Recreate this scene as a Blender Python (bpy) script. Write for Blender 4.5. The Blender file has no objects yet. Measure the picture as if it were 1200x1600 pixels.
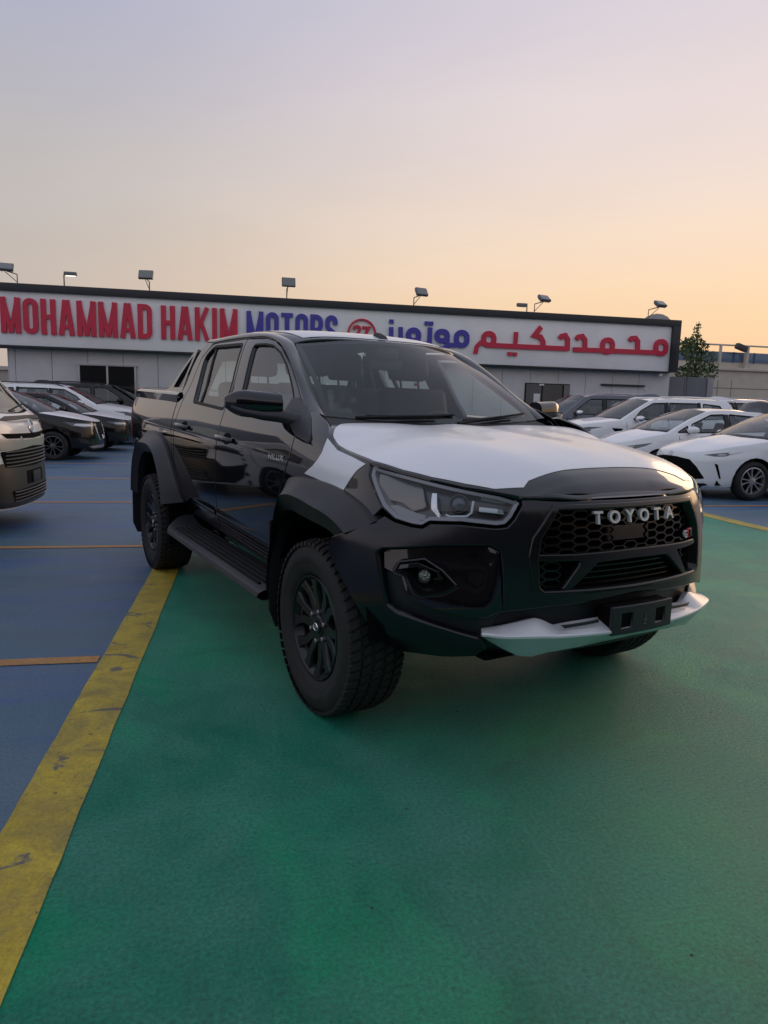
import bpy, bmesh, math, random
import numpy as np
from mathutils import Vector, Matrix, geometry
scene = bpy.context.scene
COL = scene.collection
TH = math.radians(19.65)          # heading of the pickup against the parking lot's own axes

def turn(x, y, a=TH):
    return (x*math.cos(a) - y*math.sin(a), x*math.sin(a) + y*math.cos(a))

# ------------------------------------------------------------------ camera
cam_d = bpy.data.cameras.new('camera')
cam = bpy.data.objects.new('camera', cam_d)
COL.objects.link(cam)
scene.camera = cam
cam_d.sensor_fit = 'VERTICAL'
cam_d.sensor_height = 36.0
cam_d.lens = 1095.0/1600*36.0
cam_d.clip_start = 0.05
cam_d.clip_end = 3000
CX, CY = turn(-2.22, -2.715)
YAW, PITCH, ROLL = math.radians(30.84 - 19.65), math.radians(-8.44), math.radians(1.546)
fw = Vector((math.sin(YAW)*math.cos(PITCH), math.cos(YAW)*math.cos(PITCH), math.sin(PITCH)))
rt = Vector((math.cos(YAW), -math.sin(YAW), 0))
up = rt.cross(fw)
rt2 = rt*math.cos(ROLL) + up*math.sin(ROLL)
up2 = -rt*math.sin(ROLL) + up*math.cos(ROLL)
cm = Matrix((rt2, up2, -fw)).transposed().to_4x4()
cm.translation = (CX, CY, 1.35)
cam.matrix_world = cm

# ------------------------------------------------------------------ world: hazy dusk sky
world = bpy.data.worlds.new('World')
scene.world = world
world.use_nodes = True
wn = world.node_tree.nodes
wl = world.node_tree.links
wn.clear()
SUN_AZ = math.radians(55)         # clockwise from +Y, to the right of the view
SUN_EL = math.radians(3.0)
sky = wn.new('ShaderNodeTexSky')
sky.sky_type = 'NISHITA'
sky.sun_disc = False
sky.sun_elevation = SUN_EL
sky.sun_rotation = SUN_AZ
sky.air_density = 1.2
sky.dust_density = 4.0
sky.ozone_density = 1.5
bg_a = wn.new('ShaderNodeBackground')
bg_a.inputs[1].default_value = 0.10
wl.new(sky.outputs[0], bg_a.inputs[0])
tc = wn.new('ShaderNodeTexCoord')
sep = wn.new('ShaderNodeSeparateXYZ')
wl.new(tc.outputs['Generated'], sep.inputs[0])
# dusty haze: colour by elevation, warmer towards the sun's side
r_cool = wn.new('ShaderNodeValToRGB')
r_warm = wn.new('ShaderNodeValToRGB')
def ramp(node, stops):
    e = node.color_ramp.elements
    while len(e) > 1:
        e.remove(e[-1])
    e[0].position = stops[0][0]; e[0].color = (*stops[0][1], 1)
    for p, c in stops[1:]:
        k = e.new(p); k.color = (*c, 1)
    node.color_ramp.interpolation = 'CARDINAL'
def lin(*c):
    return tuple(((v/255)/12.92 if v/255 < .04045 else ((v/255 + .055)/1.055)**2.4) for v in c)
ramp(r_cool, [(0, lin(188, 172, 162)), (.10, lin(197, 182, 172)), (.21, lin(194, 186, 181)), (.32, lin(186, 183, 187)), (.43, lin(175, 177, 196)), (.65, lin(172, 178, 200)), (1, lin(180, 187, 207))])
ramp(r_warm, [(0, lin(255, 194, 136)), (.08, lin(255, 210, 164)), (.165, lin(255, 222, 187)), (.28, lin(244, 224, 212)), (.43, lin(228, 216, 220)), (.65, lin(206, 205, 217)), (1, lin(180, 187, 207))])
wl.new(sep.outputs['Z'], r_cool.inputs[0])
wl.new(sep.outputs['Z'], r_warm.inputs[0])
dot = wn.new('ShaderNodeVectorMath'); dot.operation = 'DOT_PRODUCT'
wl.new(tc.outputs['Generated'], dot.inputs[0])
dot.inputs[1].default_value = (math.sin(SUN_AZ), math.cos(SUN_AZ), 0.0)
mr = wn.new('ShaderNodeMapRange'); mr.interpolation_type = 'SMOOTHSTEP'
mr.inputs[1].default_value = 0.25; mr.inputs[2].default_value = 1.0
wl.new(dot.outputs['Value'], mr.inputs[0])
mx0 = wn.new('ShaderNodeMixRGB')
wl.new(mr.outputs[0], mx0.inputs[0]); wl.new(r_cool.outputs[0], mx0.inputs[1]); wl.new(r_warm.outputs[0], mx0.inputs[2])
# out-of-view sky away from the sun, brightened low down to light the walls
r_away = wn.new('ShaderNodeValToRGB')
ramp(r_away, [(0, lin(204, 194, 198)), (.15, lin(206, 199, 206)), (.35, lin(198, 197, 210)), (.6, lin(186, 191, 210)), (1, lin(182, 189, 208))])
wl.new(sep.outputs['Z'], r_away.inputs[0])
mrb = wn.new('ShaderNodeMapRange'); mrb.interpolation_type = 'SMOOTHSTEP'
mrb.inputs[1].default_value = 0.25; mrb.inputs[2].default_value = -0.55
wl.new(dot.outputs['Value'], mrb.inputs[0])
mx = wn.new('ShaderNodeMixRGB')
wl.new(mrb.outputs[0], mx.inputs[0]); wl.new(mx0.outputs[0], mx.inputs[1]); wl.new(r_away.outputs[0], mx.inputs[2])
# faint streaks of high cloud
nz = wn.new('ShaderNodeTexNoise'); nz.inputs['Scale'].default_value = 2.2; nz.inputs['Detail'].default_value = 5
mp = wn.new('ShaderNodeMapping'); mp.inputs['Scale'].default_value = (1, 1, 4.5); mp.inputs['Rotation'].default_value = (.12, .05, 0)
wl.new(tc.outputs['Generated'], mp.inputs[0]); wl.new(mp.outputs[0], nz.inputs[0])
mrc = wn.new('ShaderNodeMapRange'); mrc.inputs[1].default_value = .3; mrc.inputs[2].default_value = .75; mrc.inputs[3].default_value = .975; mrc.inputs[4].default_value = 1.03
wl.new(nz.outputs[0], mrc.inputs[0])
mul = wn.new('ShaderNodeMixRGB'); mul.blend_type = 'MULTIPLY'; mul.inputs[0].default_value = 1
wl.new(mx.outputs[0], mul.inputs[1]); wl.new(mrc.outputs[0], mul.inputs[2])
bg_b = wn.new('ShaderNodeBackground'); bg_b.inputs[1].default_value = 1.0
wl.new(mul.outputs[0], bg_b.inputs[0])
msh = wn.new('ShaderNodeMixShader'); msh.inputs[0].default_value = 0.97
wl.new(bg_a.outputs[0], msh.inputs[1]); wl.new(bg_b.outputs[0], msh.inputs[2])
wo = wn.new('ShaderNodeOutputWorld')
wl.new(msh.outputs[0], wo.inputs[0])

# ------------------------------------------------------------------ sun, veiled by haze
sd = bpy.data.lights.new('sun', 'SUN')
sd.energy = 0.8
sd.angle = math.radians(35)
sd.color = (1.0, 0.66, 0.40)
sun = bpy.data.objects.new('sun', sd)
COL.objects.link(sun)
sun.rotation_euler = Vector((math.sin(SUN_AZ)*math.cos(.1), math.cos(SUN_AZ)*math.cos(.1), math.sin(.1))).to_track_quat('Z', 'Y').to_euler()

vs = scene.view_settings
vs.view_transform = 'Standard'
vs.look = 'None'
vs.gamma = 1
vs.exposure = 0.06
vs.use_curve_mapping = False
scene.render.engine = 'CYCLES'
scene.cycles.max_bounces = 8
scene.cycles.transparent_max_bounces = 16
scene.cycles.glossy_bounces = 4
scene.cycles.caustics_reflective = False
scene.cycles.caustics_refractive = False
# ------------------------------------------------------------------ materials
MATS = {}
def mat(name, col=(.5, .5, .5), rough=.5, metal=0.0, spec=.5, bump=0.0, bscale=60, var=0.0, vscale=3, emit=None, coat=0.0, gscale=None):
    if name in MATS:
        return MATS[name]
    m = bpy.data.materials.new(name); m.use_nodes = True
    nt = m.node_tree; b = nt.nodes['Principled BSDF']
    b.inputs['Base Color'].default_value = (*col, 1)
    b.inputs['Roughness'].default_value = rough
    b.inputs['Metallic'].default_value = metal
    b.inputs['Specular IOR Level'].default_value = spec
    b.inputs['Coat Weight'].default_value = coat
    b.inputs['Coat Roughness'].default_value = .03
    t = nt.nodes.new('ShaderNodeTexCoord')
    if var:
        n = nt.nodes.new('ShaderNodeTexNoise'); n.inputs['Scale'].default_value = vscale; n.inputs['Detail'].default_value = 6
        nt.links.new(t.outputs['Object'], n.inputs[0])
        mrr = nt.nodes.new('ShaderNodeMapRange'); mrr.inputs[1].default_value = .3; mrr.inputs[2].default_value = .7
        mrr.inputs[3].default_value = 1-var; mrr.inputs[4].default_value = 1+var
        nt.links.new(n.outputs[0], mrr.inputs[0])
        mm = nt.nodes.new('ShaderNodeMixRGB'); mm.blend_type = 'MULTIPLY'; mm.inputs[0].default_value = 1
        mm.inputs[1].default_value = (*col, 1)
        nt.links.new(mrr.outputs[0], mm.inputs[2]); nt.links.new(mm.outputs[0], b.inputs['Base Color'])
        mr2 = nt.nodes.new('ShaderNodeMapRange'); mr2.inputs[1].default_value = .3; mr2.inputs[2].default_value = .7
        mr2.inputs[3].default_value = max(0, rough-.5*var*rough); mr2.inputs[4].default_value = min(1, rough+.6*var*rough)
        nt.links.new(n.outputs[0], mr2.inputs[0]); nt.links.new(mr2.outputs[0], b.inputs['Roughness'])
    if bump:
        n2 = nt.nodes.new('ShaderNodeTexNoise'); n2.inputs['Scale'].default_value = bscale; n2.inputs['Detail'].default_value = 3
        nt.links.new(t.outputs['Object'], n2.inputs[0])
        bp = nt.nodes.new('ShaderNodeBump'); bp.inputs['Strength'].default_value = bump; bp.inputs['Distance'].default_value = .01
        nt.links.new(n2.outputs[0], bp.inputs['Height']); nt.links.new(bp.outputs[0], b.inputs['Normal'])
    if emit:
        b.inputs['Emission Color'].default_value = (*emit[0], 1); b.inputs['Emission Strength'].default_value = emit[1]
    MATS[name] = m
    return m

def glass(name, tint=(.8, .85, .85), gloss_rough=.01, f0=1.45):
    if name in MATS:
        return MATS[name]
    m = bpy.data.materials.new(name); m.use_nodes = True
    nt = m.node_tree; nt.nodes.clear()
    o = nt.nodes.new('ShaderNodeOutputMaterial')
    tr = nt.nodes.new('ShaderNodeBsdfTransparent'); tr.inputs[0].default_value = (*tint, 1)
    gl = nt.nodes.new('ShaderNodeBsdfGlossy'); gl.inputs['Roughness'].default_value = gloss_rough
    fr = nt.nodes.new('ShaderNodeFresnel')
    # a thin pane mirrors alike from either side
    ge = nt.nodes.new('ShaderNodeNewGeometry'); mi0 = nt.nodes.new('ShaderNodeMapRange')
    mi0.inputs[3].default_value = f0; mi0.inputs[4].default_value = 1.0/f0
    nt.links.new(ge.outputs['Backfacing'], mi0.inputs[0]); nt.links.new(mi0.outputs[0], fr.inputs[0])
    mi = nt.nodes.new('ShaderNodeMixShader')
    nt.links.new(fr.outputs[0], mi.inputs[0]); nt.links.new(tr.outputs[0], mi.inputs[1]); nt.links.new(gl.outputs[0], mi.inputs[2])
    nt.links.new(mi.outputs[0], o.inputs[0])
    MATS[name] = m
    return m

M_PAINT = mat('black_paint', (.0035, .0035, .0055), .045, spec=.5, coat=.5)
M_BUMP = mat('bumper_satin', (.007, .007, .010), .22, spec=.55)
M_PLAST = mat('satin_plastic', (.017, .018, .022), .42, spec=.5, bump=.06, bscale=900)
M_DARK = mat('dark_void', (.003, .003, .003), .8, spec=.1)
M_GRILL = mat('gloss_grille_black', (.006, .006, .007), .18)
M_FILM = mat('protective_film', (.80, .815, .84), .26, spec=.5, bump=.22, bscale=3.2, var=.04, vscale=2, coat=.25)
M_SILVER = mat('silver_paint', (.68, .69, .70), .33, metal=.25)
M_CHROME = mat('chrome', (.75, .75, .77), .12, metal=1.0)
M_LETTER = mat('letter_silver', (.62, .63, .65), .35, metal=.3)
M_TYRE = mat('tyre_rubber', (.021, .020, .0195), .72, spec=.4, bump=.15, bscale=120, var=.25, vscale=14)
M_RIM = mat('rim_black', (.007, .007, .009), .30, spec=.5)
M_LUG = mat('lug_steel', (.30, .30, .32), .35, metal=.9)
M_RUBBER = mat('rubber_seal', (.006, .006, .006), .6, spec=.3)
M_SEAT = mat('seat_fabric', (.022, .022, .025), .75, bump=.2, bscale=300)
M_WRAP = mat('plastic_wrap', (.55, .57, .60), .2, bump=.6, bscale=30)
M_TRIM = mat('interior_trim', (.016, .016, .018), .6)
M_HEADLINER = mat('headliner', (.30, .30, .29), .9)
M_WS = glass('windscreen_glass', (.82, .89, .89), .012, 1.60)
M_SIDEG = glass('side_glass', (.92, .96, .93), .01, 2.2)
M_LENS = glass('lamp_lens', (.90, .92, .93), .01, 1.5)
M_LAMPB = mat('lamp_bowl', (.085, .088, .095), .22, metal=.4)
M_LAMPF = mat('lamp_frame_grey', (.27, .265, .28), .3, metal=.3)
M_REFL = mat('lamp_reflector', (.40, .385, .36), .22, metal=.9)
M_WHITEL = mat('lamp_white', (.75, .77, .80), .25)
M_RED = mat('tail_red', (.35, .012, .016), .15)
M_GRRED = mat('badge_red', (.42, .02, .025), .3)
M_BLACKGLOSS = mat('piano_black', (.004, .004, .004), .1)

# ------------------------------------------------------------------ mesh helpers
def link(o, parent=None):
    COL.objects.link(o)
    if parent is not None:
        o.parent = parent
    return o

def mk(name, V, F, m, parent=None, smooth=True, normals=None, split=None):
    me = bpy.data.meshes.new(name)
    G = []
    for f in F:                       # drop repeated corners, which make an invalid face
        q = []
        for i in f:
            i = int(i)
            if i not in q: q.append(i)
        if len(q) > 2: G.append(tuple(q))
    me.from_pydata([tuple(map(float, v)) for v in V], [], G)
    me.validate(clean_customdata=False)
    me.update(calc_edges=True)
    if smooth:
        me.polygons.foreach_set('use_smooth', [True]*len(me.polygons))
    if split is not None:
        me.set_sharp_from_angle(angle=math.radians(split))
    if normals is not None:
        nn = np.nan_to_num(np.asarray(normals, float)); ln = np.linalg.norm(nn, axis=1, keepdims=True)
        nn = np.where(ln > 1e-6, nn/np.maximum(ln, 1e-9), np.array([[0.0, 0.0, 1.0]]))
        me.normals_split_custom_set_from_vertices([tuple(map(float, n)) for n in nn])
    me.materials.append(m)
    return link(bpy.data.objects.new(name, me), parent)

def thing(name, label, cat, loc=(0, 0, 0), rz=0.0, group=None):
    o = bpy.data.objects.new(name, None)
    o.empty_display_size = .2
    o.location = loc; o.rotation_euler = (0, 0, rz)
    return tag(link(o), label, cat, group)

def tag(o, label=None, cat=None, group=None, kind=None):
    if label: o['label'] = label
    if cat: o['category'] = cat
    if group: o['group'] = group
    if kind: o['kind'] = kind
    return o

class MB:
    "collects simple solids, then becomes one mesh object"
    def __init__(s): s.V = []; s.F = []
    def add(s, V, F):
        n = len(s.V); s.V += [tuple(map(float, v)) for v in V]; s.F += [tuple(int(i)+n for i in f) for f in F]
        return s
    def box(s, lo, hi, R=None):
        (a, b, c), (d, e, f) = lo, hi
        V = [(a,b,c),(d,b,c),(d,e,c),(a,e,c),(a,b,f),(d,b,f),(d,e,f),(a,e,f)]
        if R is not None: V = [tuple(R @ Vector(v)) for v in V]
        return s.add(V, [(0,3,2,1),(4,5,6,7),(0,1,5,4),(1,2,6,5),(2,3,7,6),(3,0,4,7)])
    def bbox(s, lo, hi, bev=.01, R=None):
        "box with chamfered edges"
        lo = np.array(lo, float); hi = np.array(hi, float)
        bev = min(bev, *(abs(hi-lo)/2.01))
        bm = bmesh.new(); bmesh.ops.create_cube(bm, size=1)
        for v in bm.verts:
            v.co = Vector(tuple((lo+hi)/2 + np.array(v.co)*(hi-lo)))
        bmesh.ops.bevel(bm, geom=list(bm.edges), offset=bev, segments=2, profile=.6, affect='EDGES')
        bm.verts.ensure_lookup_table()
        V = [v.co.copy() for v in bm.verts]
        if R is not None: V = [R @ v for v in V]
        F = [[v.index for v in f.verts] for f in bm.faces]
        bm.free()
        return s.add(V, F)
    def tube(s, P, r, n=8, cap=True):
        P = [Vector(p) for p in P]; rr = r if isinstance(r, (list, tuple)) else [r]*len(P)
        V = []; F = []; prev = None
        for i, p in enumerate(P):
            t = (P[min(i+1, len(P)-1)] - P[max(i-1, 0)]).normalized()
            if prev is None:
                a = t.orthogonal().normalized()
            else:
                a = (prev - t*prev.dot(t)).normalized()
            prev = a; b = t.cross(a)
            for k in range(n):
                w = 2*math.pi*k/n
                V.append(p + (a*math.cos(w) + b*math.sin(w))*rr[i])
        for i in range(len(P)-1):
            for k in range(n):
                F.append((i*n+k, i*n+(k+1) % n, (i+1)*n+(k+1) % n, (i+1)*n+k))
        if cap:
            F.append(tuple(range(n))[::-1]); F.append(tuple(range((len(P)-1)*n, len(P)*n)))
        return s.add(V, F)
    def lathe(s, prof, n=24, axis='X', c=(0, 0, 0), cap=False):
        "prof: (along axis, radius)"
        V = []; F = []
        for h, r in prof:
            for k in range(n):
                w = 2*math.pi*k/n; a, b = r*math.cos(w), r*math.sin(w)
                q = {'X': (h, a, b), 'Y': (b, h, a), 'Z': (a, b, h)}[axis]
                V.append((q[0]+c[0], q[1]+c[1], q[2]+c[2]))
        for i in range(len(prof)-1):
            for k in range(n):
                F.append((i*n+k, i*n+(k+1) % n, (i+1)*n+(k+1) % n, (i+1)*n+k))
        if cap and prof[0][1] > 1e-6: F.append(tuple(range(n))[::-1])
        if cap and prof[-1][1] > 1e-6: F.append(tuple(range((len(prof)-1)*n, len(prof)*n)))
        return s.add(V, F)
    def prism(s, poly, z0, z1, fr=None):
        "poly in the (a,b) plane pushed from z0 to z1; fr maps (a,b,c)->point"
        n = len(poly); fr = fr or (lambda a, b, c: (a, b, c))
        V = [fr(a, b, z0) for a, b in poly] + [fr(a, b, z1) for a, b in poly]
        t = geometry.tessellate_polygon([[Vector((a, b, 0)) for a, b in poly]])
        ar = sum(poly[i][0]*poly[(i+1) % n][1]-poly[(i+1) % n][0]*poly[i][1] for i in range(n))
        F = []
        for f in t:
            p = [Vector(poly[i]).to_3d() for i in f]
            if (p[1]-p[0]).cross(p[2]-p[0]).z < 0: f = f[::-1]
            F.append(tuple(i+n for i in f)); F.append(tuple(f[::-1]))
        for i in range(n):
            j = (i+1) % n
            F.append((i, j, j+n, i+n) if ar > 0 else (j, i, i+n, j+n))
        return s.add(V, F)
    def mirror_x(s):
        s.V = [(-x, y, z) for x, y, z in s.V]; s.F = [f[::-1] for f in s.F]
        return s
    def build(s, name, m, parent=None, smooth=False, split=40):
        return mk(name, s.V, s.F, m, parent, smooth=True if smooth or split else False, split=split)

def herm(xs, ys, x):
    xs = np.asarray(xs, float); ys = np.asarray(ys, float); x = np.asarray(x, float)
    two = ys.ndim > 1
    h = np.diff(xs)
    d = np.diff(ys, axis=0)/(h[:, None] if two else h)
    m = np.empty_like(ys); m[0] = d[0]; m[-1] = d[-1]
    for i in range(1, len(xs)-1):
        m[i] = (d[i-1]*h[i]+d[i]*h[i-1])/(h[i]+h[i-1])
    i = np.clip(np.searchsorted(xs, x)-1, 0, len(xs)-2)
    hh = xs[i+1]-xs[i]; t = np.clip((x-xs[i])/hh, 0, 1)
    lo = np.minimum(x-xs[0], 0); hi = np.maximum(x-xs[-1], 0)
    e = (lambda v: v[..., None]) if two else (lambda v: v)
    t = e(t); hh = e(hh)
    r = (2*t**3-3*t**2+1)*ys[i]+(t**3-2*t**2+t)*hh*m[i]+(-2*t**3+3*t**2)*ys[i+1]+(t**3-t**2)*hh*m[i+1]
    return r + e(lo)*m[0] + e(hi)*m[-1]

def tab(us, vs_, T):
    us = np.asarray(us, float); T = np.asarray(T, float)
    h = np.diff(us)
    def f(u, v):
        u, v = np.broadcast_arrays(np.asarray(u, float), np.asarray(v, float))
        sh = v.shape; uu = u.ravel(); vv = v.ravel()
        c = np.stack([herm(vs_, T[k], vv) for k in range(len(us))])
        d = np.diff(c, axis=0)/h[:, None]
        m = np.empty_like(c); m[0] = d[0]; m[-1] = d[-1]
        for i in range(1, len(us)-1):
            m[i] = (d[i-1]*h[i]+d[i]*h[i-1])/(h[i]+h[i-1])
        i = np.clip(np.searchsorted(us, uu)-1, 0, len(us)-2); k = np.arange(len(uu))
        hh = us[i+1]-us[i]; t = np.clip((uu-us[i])/hh, 0, 1)
        r = (2*t**3-3*t**2+1)*c[i, k]+(t**3-2*t**2+t)*hh*m[i, k]+(-2*t**3+3*t**2)*c[i+1, k]+(t**3-t**2)*hh*m[i+1, k]
        return r.reshape(sh)
    return f

class Skirt:
    "the wrap-round skin of a car: s runs along the plan outline from the front centre down the right side, z is height, o pushes outward"
    def __init__(self, PC, SL, ZL, OT, rake=0.0):
        PC = np.array([(-PC[1][0], PC[1][1])] + [tuple(p) for p in PC])
        t = np.arange(len(PC))
        f = herm(t, PC, np.linspace(1, len(PC)-1, 4000))
        self.f = f
        self.s = np.concatenate([[0], np.cumsum(np.linalg.norm(np.diff(f, axis=0), axis=1))])
        tg = np.gradient(f, axis=0); tg /= np.linalg.norm(tg, axis=1, keepdims=True)
        self.n = np.stack([-tg[:, 1], tg[:, 0]], 1)
        self.off = tab(SL, ZL, OT); self.rake = rake
        k = np.argmin(f[:, 1]); self.k = k
        self.km = np.argmax(f[:, 1])
    def sy(self, y):
        return np.interp(y, self.f[self.k:self.km+1, 1], self.s[self.k:self.km+1])
    def y(self, s): return np.interp(np.abs(s), self.s, self.f[:, 1])
    def x(self, s): return np.interp(np.abs(s), self.s, self.f[:, 0])
    def __call__(self, s, z, o=0.0):
        s = np.asarray(s, float); z = np.asarray(z, float)
        a = np.abs(s); sg = np.where(s < 0, -1.0, 1.0)
        cx = np.interp(a, self.s, self.f[:, 0]); cy = np.interp(a, self.s, self.f[:, 1])
        nx = np.interp(a, self.s, self.n[:, 0]); ny = np.interp(a, self.s, self.n[:, 1])
        of = self.off(a, z - self.rake*np.maximum(0, cy)) + o
        return np.stack([(cx+nx*of)*sg, cy+ny*of, z+0*a], -1)

def fillet(pts, closed=True, seg=.03):
    "polygon with (a,b[,r]) corners -> dense polyline"
    n = len(pts); out = []
    P = [np.array(p[:2], float) for p in pts]
    for i in range(n):
        r = pts[i][2] if len(pts[i]) > 2 else 0
        p, a, b = P[i], P[i-1], P[(i+1) % n]
        la, lb = np.linalg.norm(a-p), np.linalg.norm(b-p)
        if r > 0:
            d = min(r, la*.48, lb*.48)
            q0 = p+(a-p)/la*d; q1 = p+(b-p)/lb*d
            for t in np.linspace(0, 1, 6):
                out.append(q0*(1-t)**2 + p*2*t*(1-t) + q1*t*t)
        else:
            out.append(p)
    res = []
    m = len(out)
    for i in range(m):
        a, b = out[i], out[(i+1) % m]
        L = np.linalg.norm(b-a)
        if L < 1e-6: continue
        k = max(1, int(math.ceil(L/seg)))
        for j in range(k):
            res.append(a+(b-a)*j/k)
    return np.array(res)

def spline(pts, n=8, closed=False):
    "smooth polyline through points"
    P = np.array(pts, float)
    d = np.concatenate([[0], np.cumsum(np.linalg.norm(np.diff(P, axis=0), axis=1))])
    ts = np.linspace(0, d[-1], n*(len(P)-1)+1)
    return herm(d, P, ts)

def inside(poly, Q):
    x, y = Q[:, 0], Q[:, 1]; c = np.zeros(len(Q), bool)
    n = len(poly)
    for i in range(n):
        x0, y0 = poly[i]; x1, y1 = poly[(i+1) % n]
        if y0 == y1: continue
        k = ((y0 > y) != (y1 > y)) & (x < (x1-x0)*(y-y0)/(y1-y0)+x0)
        c ^= k
    return c

def area(P):
    return .5*np.sum(P[:, 0]*np.roll(P[:, 1], -1)-np.roll(P[:, 0], -1)*P[:, 1])

def inset(P, d):
    "move a ccw polygon inwards by d"
    e = np.roll(P, -1, 0)-P; L = np.maximum(np.linalg.norm(e, axis=1, keepdims=True), 1e-9); e = e/L
    nrm = np.stack([-e[:, 1], e[:, 0]], 1)
    pn = np.roll(nrm, 1, 0); m = nrm+pn
    q = np.maximum((m*m).sum(1, keepdims=True), .6)
    return P + 2*d*m/q

def cdt(loops, du, grid=True):
    "triangulate outer loop minus holes, with interior points"
    V = []; E = []
    for L in loops:
        k = len(V); n = len(L)
        V += [tuple(p) for p in L]; E += [(k+i, k+(i+1) % n) for i in range(n)]
    nb = len(V)
    if grid:
        lo = loops[0].min(0); hi = loops[0].max(0)
        gx = np.arange(lo[0]+du*.37, hi[0], du); gy = np.arange(lo[1]+du*.41, hi[1], du*.87)
        X, Y = np.meshgrid(gx, gy, indexing='ij'); X = X + (np.arange(len(gy)) % 2)[None, :]*du*.5
        Q = np.stack([X.ravel(), Y.ravel()], 1)
        ok = inside(loops[0], Q)
        for L in loops[1:]: ok &= ~inside(L, Q)
        Q = Q[ok]
        B = np.array(V)
        if len(Q):
            dm = np.full(len(Q), 1e9)
            for i in range(0, len(B), 400):
                dm = np.minimum(dm, np.sqrt(((Q[:, None, :]-B[None, i:i+400, :])**2).sum(2)).min(1))
            Q = Q[dm > du*.45]
        V += [tuple(q) for q in Q]
    r = geometry.delaunay_2d_cdt([Vector(v) for v in V], E, [], 0, 1e-7)
    W = np.array([tuple(v) for v in r[0]]); T = np.array([tuple(f) for f in r[2]])
    C = W[T].mean(1)
    ok = inside(loops[0], C)
    for L in loops[1:]: ok &= ~inside(L, C)
    T = T[ok]
    a, b, c = W[T[:, 0]], W[T[:, 1]], W[T[:, 2]]
    cr = (b[:, 0]-a[:, 0])*(c[:, 1]-a[:, 1])-(b[:, 1]-a[:, 1])*(c[:, 0]-a[:, 0])
    T = np.where((cr < 0)[:, None], T[:, ::-1], T)
    T = T[np.abs(cr) > 1e-12]
    # order of input verts kept for boundary via map
    mp_ = {}
    for i, orig in enumerate(r[3]):
        for o in orig: mp_[o] = i
    idx = []; k = 0
    for L in loops:
        idx.append([mp_[k+i] for i in range(len(L))]); k += len(L)
    return W, T, idx

def fnormal(f, a, b, sg, h=1e-3):
    da = f(a+h, b)-f(a-h, b); db = f(a, b+h)-f(a, b-h)
    n = np.cross(da, db)*sg
    return n/np.maximum(np.linalg.norm(n, axis=-1, keepdims=True), 1e-9)

def panel(name, pts, f, m, parent=None, sg=-1, du=.05, holes=(), bev=.003, th=.014, seg=.03, mirror=False, dense=False):
    """skin panel cut from the surface f(a,b) along an outline, with rolled edges and thickness.
    The outline lists (a, b[, corner radius])."""
    loops = []
    for k, L in enumerate([pts]+list(holes)):
        P = np.array(L, float) if dense else fillet(L, seg=seg)
        if (area(P) < 0) != (k > 0): P = P[::-1]
        loops.append(P)
    inner = [inset(P, bev) for P in loops]
    W, T, idx = cdt(inner, du)
    P3 = f(W[:, 0], W[:, 1]); N3 = fnormal(f, W[:, 0], W[:, 1], sg)
    V = [P3]; N = [N3]; F = [tuple(t) if sg > 0 else tuple(t[::-1]) for t in T]
    off = len(W)
    for P, ids in zip(loops, idx):
        q = f(P[:, 0], P[:, 1]); n = fnormal(f, P[:, 0], P[:, 1], sg)
        inn = P3[ids]; lat = q-inn; lat -= n*(lat*n).sum(1, keepdims=True)
        lat /= np.maximum(np.linalg.norm(lat, axis=1, keepdims=True), 1e-9)
        r1 = q-n*bev*.8; r2 = q-n*th
        n1 = n*.6+lat*.8; n1 /= np.linalg.norm(n1, axis=1, keepdims=True)
        V += [r1, r2]; N += [n1, lat]
        k = len(P)
        for i in range(k):
            j = (i+1) % k
            for A, B in ((list(ids), [off+t for t in range(k)]), ([off+t for t in range(k)], [off+k+t for t in range(k)])):
                q4 = (A[j], A[i], B[i], B[j])
                F.append(q4 if sg > 0 else q4[::-1])
        off += 2*k
    V = np.concatenate(V); N = np.concatenate(N)
    if mirror:
        V = V*np.array([-1, 1, 1]); N = N*np.array([-1, 1, 1]); F = [t[::-1] for t in F]
    return mk(name, V, F, m, parent, True, N)

def gridmesh(name, G, m, parent=None, mirror=False, split=None, flip=False, closed=False):
    "G: (nu,nv,3) array of points"
    nu, nv, _ = G.shape
    V = G.reshape(-1, 3); F = []
    for i in range(nu-1 if not closed else nu):
        for j in range(nv-1):
            a, b, c, d = i*nv+j, ((i+1) % nu)*nv+j, ((i+1) % nu)*nv+j+1, i*nv+j+1
            F.append((a, b, c, d) if not flip else (d, c, b, a))
    if mirror:
        V = V*np.array([-1, 1, 1]); F = [t[::-1] for t in F]
    return mk(name, V, F, m, parent, True, split=split)

def resample(P, n):
    P = np.array(P, float)
    d = np.concatenate([[0], np.cumsum(np.linalg.norm(np.diff(P, axis=0), axis=1))])
    t = np.linspace(0, d[-1], n)
    return np.stack([np.interp(t, d, P[:, k]) for k in range(P.shape[1])], 1)

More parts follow.
